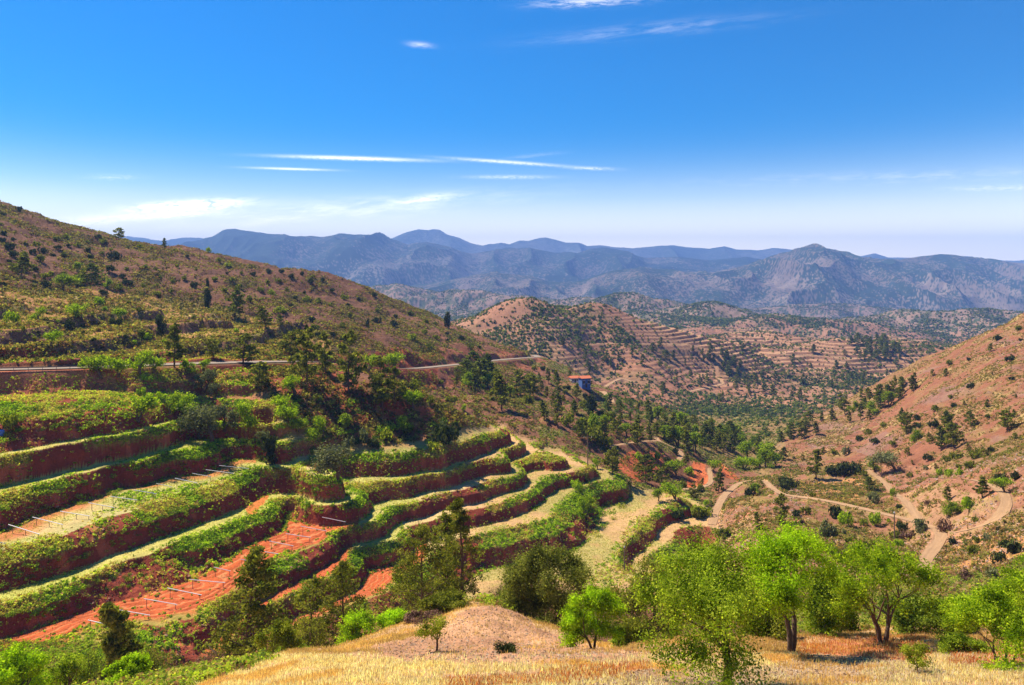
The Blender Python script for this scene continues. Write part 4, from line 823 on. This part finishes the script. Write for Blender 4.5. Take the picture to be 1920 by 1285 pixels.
fpine(404, 762, 68, 1040, 1.0, 'lowest pine at the left foot of the thin pine group', width=.34, low=.1, aspect=.3, nb=30, size=.030, n=5500)
fpine(405, 462, 66, 1034, 1.0, 'single dark trunked pine in front of the lower white trellises', L_pine, width=.22, low=.1, aspect=.35, nb=38, n=7500, size=.027, sparse=.2)
fpine(406, 574, 67, 1074, 1.0, 'left one of the two slim pines by the ploughed red terrace', width=.28, low=.1, aspect=.3, nb=30, size=.028, n=4800)
fpine(407, 638, 66, 1046, 1.0, 'right one of the two slim pines by the ploughed red terrace', width=.22, low=.15, sparse=.1, aspect=.3, nb=30, size=.028, n=4800)
fpine(408, 228, 70, 1118, 1.0, 'slender young pine with a thin bare stem below the trellises', width=.20, low=.35, sparse=.2, aspect=.3, nb=26, n=6000, size=.045)

# ------------------------------------------------------------------ ground cover that nobody could count
def tuft_mesh(P, s, col, nq, rng, up=.6, aspect=1.0, spread=.5, name='ground_cover', mat=None, leaf=.55):
    n = len(P); k = np.repeat(np.arange(n), nq); d = rng.normal(0, 1, (len(k), 3)); d[:, 2] = np.abs(d[:, 2]) * up; d /= np.linalg.norm(d, axis=1)[:, None]
    r = rng.random(len(k)) ** .5
    Q = P[k] + d * (s[k] * r)[:, None] * np.array([spread * 1.4, spread * 1.4, .75])
    V, Fc = leaves_at(Q, d + (0, 0, .2), 1.0, aspect, rng, .3)
    V = (V.reshape(-1, 4, 3) - Q[:, None]) * (s[k] * leaf)[:, None, None] + Q[:, None]
    cc = np.repeat(col[k] * (.75 + .5 * rng.random((len(k), 1))), 4, axis=0)
    return make_mesh(name, V.reshape(-1, 3), Fc, [mat or L_attr], cc, smooth=False)
JX = 1 / 760.0
def sample(weight, n):
    w_ = (weight * (VIS | (np.roll(VIS, 3, 0)))).ravel().astype(np.float64); tot_ = w_.sum()
    if tot_ <= 0: return np.zeros((0, 3))
    c = np.cumsum(w_ / tot_); i = np.searchsorted(c, RNG.random(n)); r_, q_ = np.unravel_index(np.minimum(i, NR * NC - 1), (NR, NC))
    a = CAZ[q_] + (RNG.random(n) - .5) * JX; Y = RY[np.minimum(r_, NR - 2)] * (1 + (RNG.random(n) - .5) * .002)
    Y = np.clip(Y, RY[0], RY[-2]); return np.stack([a * Y, Y, bil(Z, a, Y)], 1)
area = np.zeros_like(Z); area[:-1] = (RY[1:] - RY[:-1])[:, None] * RY[:-1, None]     # true ground area of a cell (times a constant)
inview = (PX > -80) & (PX < 2000) & (PY < 1330)
def pal(n, cols, w=None): return np.array(cols)[RNG.choice(len(cols), n, p=w)]
offroad = (rd > 5) & (pd > pw + .4)
def patchy(P, a, b, sc_):
    m_ = fbm(P[:, 0] / sc_, P[:, 1] / sc_, 950, 3) + RNG.normal(0, .12, len(P)) > .04
    return np.where(m_[:, None], pal(len(P), b), pal(len(P), a))
# weeds on the terrace banks
rz_ = (YY > 85) & (YY < 240) & inview & offroad
P = sample(area * rz_ * (UPR * (1 - .5 * (k == 1)) + RIS * .26 + mT * (1 - RIS) * (tr > .72) * .30 + mT * (1 - RIS) * (tr < .08) * .5) * (sstep(c1 + .5 * c2, -.38, .02) + .10) * (1.5 - .5 * (PX > 800)) + area * CUT * (YY < 240) * inview * .25 * (rd > 5), 64000)
link('bank_weeds', tuft_mesh(P, RNG.uniform(.18, .60, len(P)), patchy(P, [(.27, .42, .02), (.48, .60, .04), (.11, .19, .02)], [(.60, .58, .10), (.50, .60, .06), (.58, .42, .14), (.30, .20, .06)], 9), 9, RNG, .9, .7), kind='stuff')
BUSH = np.array(BUSH)
link('bank_bushes', tuft_mesh(BUSH[:, :3], BUSH[:, 3] * .75, pal(len(BUSH), [(.17, .28, .02), (.27, .38, .03), (.08, .14, .02), (.30, .32, .05)]), 90, RNG, 1.0, .9, .75, leaf=.22), kind='stuff')
# short grass on the treads
P = sample(area * rz_ * (1 - RIS) * mT * (1 - pl * (tr < .75) * .9) * sstep(c2 + c1, -.5, .3), 26000)
link('terrace_grass', tuft_mesh(P, RNG.uniform(.10, .26, len(P)), pal(len(P), [(.42, .38, .12), (.26, .32, .06), (.56, .42, .18)]), 5, RNG, 1.2, .35, leaf=.9), kind='stuff')
# young vines in rows on the ploughed terraces
P = sample(area * rz_ * tread * pl * (np.abs(np.mod(tr * 4, 1) - .5) < .06) * (tr > .1), 260)
link('vine_seedlings', tuft_mesh(P, RNG.uniform(.3, .55, len(P)), pal(len(P), [(.12, .24, .03), (.20, .30, .04)]), 16, RNG, 1.0, .8), kind='stuff')
# low scrub of the left hillside and of the fields
hs_ = (YY > 165) & (YY < 560) & (PX < 1000) & inview & offroad & (mT < .3)
P = sample(area * hs_ * sstep(c1 + .6 * c2, -.5, .4) * (250 / YY), 80000)
link('hillside_scrub', tuft_mesh(P, RNG.uniform(.12, 1.25, len(P)) ** 1.5, pal(len(P), [(.12, .10, .03), (.19, .16, .045), (.06, .062, .022), (.20, .10, .05), (.27, .24, .06)]), 6, RNG, .8, .8), kind='stuff')
P = sample(area * hs_ * fld * (200 / YY), 14000)
link('field_scrub', tuft_mesh(P, RNG.uniform(.25, .7, len(P)), pal(len(P), [(.22, .26, .04), (.14, .16, .03), (.50, .36, .15), (.32, .30, .07)]), 8, RNG, .8, .8), kind='stuff')
sc2 = (YY > 200) & (YY < 560) & (PX > 780) & inview & offroad & (mT < .3) & ~RH
P = sample(area * sc2 * sstep(c1 + .6 * c2, -.5, .3) * (300 / YY), 26000)
link('valley_scrub', tuft_mesh(P, RNG.uniform(.3, 1.0, len(P)), pal(len(P), [(.16, .18, .04), (.10, .13, .03), (.20, .13, .06), (.24, .25, .06)]), 7, RNG, .8, .8), kind='stuff')
P = sample(area * (RH | RT) * inview * offroad * sstep(c1 + .7 * c2, -.3, .35) * (200 / YY), 44000)
link('dry_slope_scrub', tuft_mesh(P, RNG.uniform(.15, .95, len(P)) ** 1.3, pal(len(P), [(.20, .18, .05), (.11, .12, .03), (.26, .15, .07), (.36, .25, .11)]), 7, RNG, .8, .8), kind='stuff')
# distant scrub and trees across the valley
dz = (YY > 560) & (YY < 3600) & inview
P = sample(area * dz * (1000 / YY) ** 1.2 * (.25 + sstep(fbm(XX / 90, YY / 90, 600, 3), -.1, .3)) * (.4 + .6 * (1 - mM)) * (pd > pw + 1), 26000)
s_ = RNG.uniform(.5, 1.0, len(P)) ** 2 * 3.6 * (1 + (P[:, 1] > 1400) * .6)
link('distant_scrub', tuft_mesh(P, s_, pal(len(P), [(.07, .10, .03), (.12, .15, .045), (.05, .07, .025), (.20, .19, .06)]), 11, RNG, 1.1, .9, .42, leaf=.6), kind='stuff')
vb = reg([(1060, 770), (1200, 720), (1400, 750), (1560, 740), (1500, 800), (1440, 850), (1300, 800)], 300, 900)
P = sample(area * vb * inview, 1300)
link('valley_woodland', tuft_mesh(P, RNG.uniform(1.0, 2.8, len(P)), pal(len(P), [(.10, .14, .035), (.14, .19, .04), (.07, .10, .03)]), 26, RNG, 1.2, .9, .45, leaf=.4), kind='stuff')
# dry grass on the near slope
gz = (YY > 14) & (YY < 58) & (PX > -60) & (PX < 1980) & (PY < 1360)
P = sample(area * gz * np.where(pk, .10, 1) * np.where(grv, .25, 1) * (.35 + sstep(c2 + .7 * N3, -.1, .3)) * (30 / YY) * (1 - .6 * lo), 80000)
up_c = pal(len(P), [(.74, .61, .44), (.66, .50, .33), (.76, .68, .54), (.50, .33, .21)])
kx_ = P[:, 0] / P[:, 1]; pxs = PX0 + F * kx_; pys = YH - F * P[:, 2] / P[:, 1]
red = ((pys > 1240 + (1210 - pxs) * .10) & (pxs > 830) & (pxs < 1215) & (pys < 1268 + (1210 - pxs) * .10)) | ((pxs > 1500) & (pxs < 1745) & (pys > 1195) & (pys < 1240)) | (pxs > 1780) & (pys > 1215) & (pys < 1250)
pat = fbm(P[:, 0] / 4, P[:, 1] / 4, 801, 2) > .18; up_c[pys < 1228] = pal(int((pys < 1228).sum()), [(.46, .28, .15), (.56, .38, .21), (.38, .22, .11)]); up_c[pat] = pal(int(pat.sum()), [(.58, .33, .16), (.66, .44, .22)]); red &= RNG.random(len(P)) < .5
up_c[red] = pal(int(red.sum()), [(.48, .15, .06), (.56, .22, .09), (.36, .10, .05)])
def blades(P, h, col, nb, rng, name, wid=.011):
    n = len(P); k = np.repeat(np.arange(n), nb); B = P[k] + np.c_[rng.normal(0, .09, (len(k), 2)), np.zeros(len(k))]
    hh = h[k] * rng.uniform(.6, 1.1, len(k)); th = rng.random(len(k)) * 6.28; w_ = wid * rng.uniform(.6, 1.3, len(k))
    le = rng.normal(0, .22, (len(k), 2)) * hh[:, None]; sx = np.stack([np.cos(th) * w_, np.sin(th) * w_, 0 * w_], 1)
    mid_ = B + np.c_[le * .35, hh * .6]; tip = B + np.c_[le, hh]; B[:, 2] -= .05
    V = np.stack([B - sx, B + sx, mid_ + sx * .8, mid_ - sx * .8, tip + sx * .25, tip - sx * .25], 1).reshape(-1, 3); i = np.arange(len(k))[:, None] * 6
    return make_mesh(name, V, np.concatenate([i + (0, 1, 2, 3), i + (3, 2, 4, 5)]), [L_attr], np.repeat(col[k] * (.7 + .6 * rng.random((len(k), 1))), 6, axis=0), smooth=False)
link('dry_grass', blades(P, RNG.uniform(.06, .19, len(P)), up_c, 4, RNG, 'dry_grass'), kind='stuff')
P = sample(area * (YY > 30) * (YY < 100) * (PX > -60) * (PX < 1980) * ((YY > 50) | lo) * (PY < 1340), 15000)
link('gully_undergrowth', tuft_mesh(P, RNG.uniform(.25, .8, len(P)), pal(len(P), [(.20, .27, .03), (.12, .17, .025), (.40, .36, .09), (.26, .15, .07), (.34, .42, .04)]), 20, RNG, 1.0, .8, leaf=.26), kind='stuff')
hid_w = area * (YY > 60) * (YY < 190) * (PX > 100) * (PX < 2000) * (mT < .3) * offroad
i_ = np.searchsorted(np.cumsum(hid_w.ravel()) / hid_w.sum(), RNG.random(7000)); r_, q_ = np.unravel_index(np.minimum(i_, NR * NC - 1), (NR, NC))
P = np.stack([XX[r_, q_], YY[r_, q_], Z[r_, q_]], 1)
link('slope_undergrowth', tuft_mesh(P, RNG.uniform(.3, 1.1, len(P)), pal(len(P), [(.20, .25, .04), (.12, .16, .03), (.34, .28, .09), (.26, .15, .07)]), 14, RNG, 1.0, .8, leaf=.3), kind='stuff')
# stones
def rocks(P, s, col, rng, name):
    base = np.array([(1, 0, 0), (-1, 0, 0), (0, 1, 0), (0, -1, 0), (0, 0, 1), (0, 0, -1)], float); fc = np.array([(0, 2, 4), (2, 1, 4), (1, 3, 4), (3, 0, 4), (2, 0, 5), (1, 2, 5), (3, 1, 5), (0, 3, 5)])
    n = len(P); V = base[None] * rng.uniform(.5, 1.2, (n, 6, 1)) + rng.normal(0, .18, (n, 6, 3)); th = rng.random(n) * 6.28
    c, si = np.cos(th)[:, None], np.sin(th)[:, None]; V = np.stack([V[..., 0] * c - V[..., 1] * si, V[..., 0] * si + V[..., 1] * c, V[..., 2] * .6], -1) * s[:, None, None] + P[:, None]
    return make_mesh(name, V.reshape(-1, 3), (fc[None] + np.arange(n)[:, None, None] * 6).reshape(-1, 3), [M_rock], np.repeat(col, 6, axis=0), smooth=False)
M_rock = soil_material('stone', 3, .1, 1.5, .15)
P = sample(area * (RH | RT) * inview * offroad * sstep(fbm(XX / 16, YY / 26, 701, 3), -.1, .3) * (200 / YY), 15000)
link('stones', rocks(P, RNG.uniform(.12, .55, len(P)) ** 1.3, pal(len(P), [(.36, .20, .13), (.30, .14, .09), (.30, .21, .17), (.44, .28, .19)]), RNG, 'stones'), kind='stuff')
P = sample(area * ((hs_ & ~fld) | (RIS * rz_ > 0) & (c2 > -.1)) * (200 / YY) * inview, 22000)
link('rubble', rocks(P, RNG.uniform(.10, .40, len(P)), pal(len(P), [(.30, .14, .08), (.22, .09, .055), (.38, .22, .14)]), RNG, 'rubble'), kind='stuff')
P = sample(area * gz * np.where(grv, 1, np.where(pk, .35, .05)), 9000)
link('gravel', rocks(P, RNG.uniform(.02, .10, len(P)), pal(len(P), [(.32, .21, .13), (.24, .15, .09), (.40, .29, .19)]), RNG, 'gravel'), kind='stuff')
# ------------------------------------------------------------------ things people built
M_pipe, _, _ = principled('galvanised_pipe', (.75, .72, .74), .5, .4)
M_post, n_, b_ = principled('weathered_wood', (.22, .15, .11), .9, .1)
M_rail, _, _ = principled('dark_rail', (.16, .14, .13), .6, .3)
def seg_mesh(name, segs, mat, sides=6): V, Fc = tube(segs, sides); return make_mesh(name, V, Fc, [mat])
# trellises: white bar on posts, standing across the terrace (bar from column,row to column,row)
LOW = [((165, 1163), (222, 1176)), ((218, 1143), (281, 1154)), ((270, 1123), (332, 1134)), ((314, 1103), (378, 1116)), ((356, 1087), (422, 1093)), ((401, 1064), (432, 1071)), ((451, 1049), (480, 1054)), ((472, 1031), (522, 1039)), ((505, 1015), (550, 1024)), ((536, 1001), (583, 1008)), ((564, 987), (612, 996)), ((604, 970), (648, 979))]
UP = [((-8, 1016), (10, 1019)), ((16, 984), (74, 1002)), ((61, 970), (118, 984)), ((113, 959), (168, 968)), ((166, 943), (214, 952)), ((207, 931), (257, 938)), ((251, 919), (293, 926)), ((293, 907), (322, 913)), ((328, 897), (370, 906)), ((361, 888), (396, 894)), ((386, 881), (438, 888)), ((411, 873), (466, 879))]
ORD = ['nearest', 'second', 'third', 'fourth', 'fifth', 'sixth', 'seventh', 'eighth', 'ninth', 'tenth', 'eleventh', 'last']
def trellis(a, b, depth, label, group, posts):
    A_ = pick(a[0], a[1] + depth[0], 85); B_ = pick(b[0], b[1] + depth[1], 85)
    Ya, Yb = A_[1], B_[1]
    pa = np.array([(a[0] - PX0) / F * Ya, Ya, (YH - a[1]) / F * Ya]); pb = np.array([(b[0] - PX0) / F * Yb, Yb, (YH - b[1]) / F * Yb])
    e = bpy.data.objects.new('trellis', None); COL.objects.link(e); e.location = A_; tag(e, label, 'trellis', group); o = A_
    link('bar', seg_mesh('bar', [(pa - o, pb - o, .06, .06)], M_pipe), parent=e)
    for t in posts:
        q = pa + (pb - pa) * t; g = float(ground(q[0], q[1])); 
        if q[2] - g < .15: continue
        link('post', seg_mesh('post', [((q[0] - o[0], q[1] - o[1], g - .3 - o[2]), (q[0] - o[0], q[1] - o[1], q[2] - .055 - o[2]), .045, .04)], M_post), parent=e)
for i, (a, b) in enumerate(LOW): trellis(a, b, (18, 8), f'white bar trellis on the lower ploughed terrace, {ORD[i]} counted from the left end', 'trellises on the lower ploughed terrace', (.08, .95))
for i, (a, b) in enumerate(UP): trellis(a, b, (15, 6), f'white bar trellis on the upper grassy terrace, {ORD[i]} counted from the left edge', 'trellises on the upper terrace', (.13, .55, .97) if i < 5 else (.1, .95))
# poles
def pole(px, base, top, r, label, arms=True, ymin=60):
    p = pick(px, base, ymin); h = (base - top) * p[1] / F
    e = bpy.data.objects.new('utility_pole', None); COL.objects.link(e); e.location = p; tag(e, label, 'utility pole')
    link('mast', seg_mesh('mast', [((0, 0, -.5), (0, 0, h), r, r * .7)], M_post, 8), parent=e)
    if arms:
        link('crossarm', seg_mesh('crossarm', [((-1.1, 0, h - .5), (1.1, .2, h - .5), .07, .07)], M_post, 5), parent=e)
        for x in (-1, 0, 1): link('insulator', seg_mesh('insulator', [((x, 0, h - .42), (x, 0, h - .15), .06, .09)], M_pipe, 6), parent=e)
    else: link('cap', seg_mesh('cap', [((0, 0, h - .02), (0, 0, h + .18), r * 1.2, r * .9)], M_pipe, 8), parent=e)
pole(1102, 874, 818, .16, 'dark utility pole with crossarm at the tip of the terraces')
pole(1677, 1016, 962, .13, 'slim wooden pole beside the sandy track on the right', False)
pole(1171, 1072, 1026, .13, 'short wooden pole in the shade at the end of the lowest terrace', False)
# guard rail
sel = [i for i in range(len(rp)) if -.80 < rp[i][0] / rp[i][1] < -.565]
R_ = []
for i in sel:
    d = rp[min(i + 1, len(rp) - 1)] - rp[i - 1]; d[2] = 0; d /= np.linalg.norm(d); nx = np.array([d[1], -d[0], 0])
    R_.append(rp[i] + nx * 3.7)
R_ = np.array(R_); e = bpy.data.objects.new('guard_rail', None); COL.objects.link(e); e.location = R_[0]; tag(e, 'low dark guard rail with posts along the valley side of the road', 'guard rail')
V, Fc = [], []
for i, p in enumerate(R_):
    for dz_, dy in ((.55, 0), (.68, -.06), (.80, 0), (.68, .04)): V.append((p[0] - R_[0][0], p[1] - R_[0][1] + dy, p[2] - R_[0][2] + dz_))
for i in range(len(R_) - 1):
    for j in range(4): a = i * 4; Fc.append((a + j, a + (j + 1) % 4, a + 4 + (j + 1) % 4, a + 4 + j))
link('rail', make_mesh('rail', V, Fc, [M_rail], smooth=False), parent=e)
Ls = np.r_[0, np.cumsum(np.linalg.norm(np.diff(R_, axis=0), axis=1))]
for s_ in np.arange(0, Ls[-1], 2.6):
    q = np.array([np.interp(s_, Ls, R_[:, j]) for j in range(3)]) - R_[0]
    link('post', seg_mesh('post', [((q[0], q[1] + .08, q[2] - .4), (q[0], q[1] + .08, q[2] + .8), .06, .06)], M_rail, 4), parent=e)
# houses
M_wall, n_, b_ = principled('white_plaster', (.66, .62, .58), .9, .1)
M_blue, _, _ = principled('blue_paint', (.07, .14, .36), .7, .2)
M_tile, n_, b_ = principled('roof_tiles', (.60, .15, .06), .85, .1)
g_ = n_.new('ShaderNodeNewGeometry'); n_.link(n_.mix(n_.noise(3, g_.outputs['Position'], 3), (.50, .12, .05), (.72, .24, .12)), b_.inputs['Base Color'])
M_dkw, _, _ = principled('dark_opening', (.03, .03, .04), .4, .4)
def box(x0, x1, y0, y1, z0, z1):
    v = [(x, y, z) for z in (z0, z1) for y in (y0, y1) for x in (x0, x1)]
    return v, [(0, 2, 3, 1), (4, 5, 7, 6), (0, 1, 5, 4), (2, 6, 7, 3), (0, 4, 6, 2), (1, 3, 7, 5)]
def bmesh_(name, boxes, mat):
    V, Fc = [], []
    for b in boxes:
        v, f = box(*b); Fc += [tuple(i + len(V) for i in q) for q in f]; V += v
    return make_mesh(name, V, Fc, [mat], smooth=False)
def house(px, py, W, Dp, Hh, wallmat, label, rz=0.0, stilts=False, name='house'):
    p = pick(px, py, 300); e = bpy.data.objects.new(name, None); COL.objects.link(e); e.location = p; e.rotation_euler = (0, 0, rz); tag(e, label, 'house')
    z0 = -1.5
    link('wall', bmesh_('wall', [(-W / 2, W / 2, -Dp / 2, Dp / 2, z0, Hh)], wallmat), parent=e)
    ov = .5; V = [(-W / 2 - ov, -Dp / 2 - ov, Hh + .003), (W / 2 + ov, -Dp / 2 - ov, Hh + .003), (W / 2 + ov, Dp / 2 + ov, Hh + .003), (-W / 2 - ov, Dp / 2 + ov, Hh + .003), (-W / 2 - ov, 0, Hh + Dp * .26), (W / 2 + ov, 0, Hh + Dp * .26)]
    me = bpy.data.meshes.new('roof'); me.from_pydata(V, [], [(0, 1, 5, 4), (2, 3, 4, 5), (0, 4, 3), (1, 2, 5), (0, 3, 2, 1)]); me.materials.append(M_tile); link('roof', me, parent=e)
    y = -Dp / 2
    for x in (-W * .28, W * .28):
        wd = link('window', bmesh_('window', [(x - .55, x + .55, y - .05, y + .02, Hh * .42, Hh * .75)], M_dkw), parent=e)
        link('frame', bmesh_('frame', [(x - .65, x + .65, y - .10, y - .005, Hh * .75, Hh * .79), (x - .65, x + .65, y - .10, y - .005, Hh * .38, Hh * .42)], M_wall), parent=wd)
    link('door', bmesh_('door', [(-.5, .5, y - .05, y + .02, 0, 2.05)], M_dkw), parent=e)
house(1096, 727, 4.6, 4.0, 4.6, M_blue, 'tall blue walled house with orange tiled roof on the slope', .35)
house(1076, 717, 4.6, 4.0, 2.6, M_wall, 'low house with red roof just left of the blue walled house', .3)
# blue drum at the left edge
p = pick(3, 816, 90); e = bpy.data.objects.new('water_tank', None); COL.objects.link(e); e.location = p; tag(e, 'small round blue water tank on the bank at the left edge', 'water tank')
M_bl2, _, _ = principled('blue_plastic', (.04, .15, .55), .4, .5)
link('barrel', seg_mesh('barrel', [((0, 0, -.2), (0, 0, .15), .35, .45), ((0, 0, .15), (0, 0, .7), .45, .45), ((0, 0, .7), (0, 0, .9), .45, .3)], M_bl2, 16), parent=e)
link('lid', seg_mesh('lid', [((0, 0, .9), (0, 0, 1.0), .22, .2)], M_dkw, 12), parent=e)
# dead branch standing in the dry grass
x, y = (408 - PX0) / F * 47, 47.0; z = float(ground(x, y)); e = bpy.data.objects.new('dead_branch', None); COL.objects.link(e); e.location = (x, y, z)
tag(e, 'dead leaning branch standing in the dry grass below the single pine', 'dead branch')
link('stem', seg_mesh('stem', [((.08, 0, -.2), (0, 0, .8), .05, .045), ((0, 0, .8), (-.12, 0, 1.5), .045, .035)], M_post), parent=e)
link('twig', seg_mesh('twig', [((-.10, 0, 1.4), (-.62, .1, 1.85), .035, .02)], M_post), parent=e)
link('twig', seg_mesh('twig', [((-.05, 0, 1.0), (.45, .05, 1.55), .022, .01)], M_post), parent=e)

# ------------------------------------------------------------------ labels for the many plants: where each stands from a landmark
LM = [(36, 392, 'the dark tree on the left ridge crest'), (222, 440, 'the lone pine on the left skyline'), (308, 458, 'the small dark tree on the skyline'), (392, 470, 'the skyline bush'),
      (441, 565, 'the big dark conical bush'), (170, 520, 'the dark trees high on the left hill'), (497, 600, 'the wide pine above the road cutting'), (40, 505, 'the wide pine at the left edge'),
      (228, 595, 'the bright bush in the old fields'), (300, 620, 'the narrow dark bush'), (95, 635, 'the bright tree in the lower old field'), (200, 700, 'the bright bushes over the road'), (326, 650, 'the pine behind the road bend'),
      (457, 660, 'the wide pine on the roadside'), (580, 660, 'the tall pines beside the road'), (654, 690, 'the tallest roadside pine'), (716, 720, 'the yellowish pine on the red bank'), (398, 795, 'the grey olive trees on the terraces'),
      (632, 865, 'the round olive on the terrace edge'), (838, 805, 'the large dark bush above the terraces'), (503, 850, 'the slim dark bush on the terrace'), (1003, 675, 'the far bend of the road'), (840, 605, 'the dark tree on the hill shoulder'), (1096, 715, 'the blue walled house'),
      (1102, 845, 'the utility pole'), (900, 700, 'the dark pine clump below the road'), (1230, 815, 'the pale track in the valley'), (1310, 890, 'the red triangular field'), (1436, 850, 'the lime green tree in the valley'), (1150, 712, 'the pale hairpin track'),
      (1350, 720, 'the mid valley track'), (1600, 650, 'the wooded knoll across the valley'), (1350, 680, 'the dark wood across the valley'), (1433, 900, 'the top of the track loop'), (1530, 870, 'the pine above the track loop'), (1678, 865, 'the broad olive above the tracks'),
      (1788, 820, 'the pine pair on the right hill'), (1700, 790, 'the pine group on the right hill'), (1890, 790, 'the pine at the right edge'), (1842, 915, 'the wide pine on the sandy flat'), (1677, 985, 'the slim wooden pole'), (1570, 955, 'the dark bush by the track'), (1740, 1070, 'the sandy track bend'), (1880, 650, 'the crest of the right hill'), (1640, 760, 'the foot of the right hill'),
      (100, 780, 'the top left terrace bank'), (100, 960, 'the upper trellises'), (380, 870, 'the last upper trellis'), (100, 1070, 'the dark terrace wall'), (350, 1060, 'the lower trellises'), (600, 940, 'the green bank'), (40, 1160, 'the lowest left terrace wall'), (700, 1010, 'the ploughed red terrace'), (1098, 950, 'the bushes at the terrace tips'),
      (980, 575, 'the bare rounded hilltop'), (1200, 640, 'the far dirt road'), (1500, 700, 'the far terraced slope'), (1460, 960, 'the pine inside the track loop')]
DIR = ['right of', 'up right of', 'above', 'up left of', 'left of', 'down left of', 'below', 'down right of']
NTH = ['nearest', 'second nearest', 'third nearest', 'fourth nearest', 'fifth nearest', 'sixth nearest', 'seventh nearest', 'eighth nearest', 'ninth nearest', 'tenth nearest', 'eleventh nearest', 'twelfth nearest', 'thirteenth nearest', 'fourteenth nearest', 'fifteenth nearest', 'sixteenth nearest', 'seventeenth nearest', 'eighteenth nearest']
bk = {}
for o, desc, px, py, grp in THINGS:
    d = [(math.hypot(px - a, py - b), i) for i, (a, b, _) in enumerate(LM)]; dd, i = min(d); a, b, nm = LM[i]
    if dd < 9: key = (desc, i, 8)
    else: key = (desc, i, int(round(math.atan2(-(py - b), px - a) / (math.pi / 4))) % 8)
    bk.setdefault(key, []).append((dd, o))
for (desc, i, q), lst in bk.items():
    lst.sort(key=lambda t: t[0]); nm = LM[i][2]
    for j, (dd, o) in enumerate(lst):
        if q == 8: o['label'] = f'{desc} right at {nm}' if len(lst) == 1 else f'{desc} right at {nm}, {NTH[min(j, 17)]}'
        elif len(lst) == 1: o['label'] = f'{desc} {DIR[q]} {nm}'
        else: o['label'] = f'{NTH[min(j, 17)]} {desc} {DIR[q]} {nm}'

for o in COL.objects:
    l = o.get('label')
    if l:
        for a in ('small ', 'large ', 'middling ', 'rounded ', 'round ', 'leafy '):
            if len(l.split()) > 16: l = l.replace(a, '', 1)
        if len(l.split()) > 16: l = l.replace('nearest ', '', 1)
        o['label'] = l
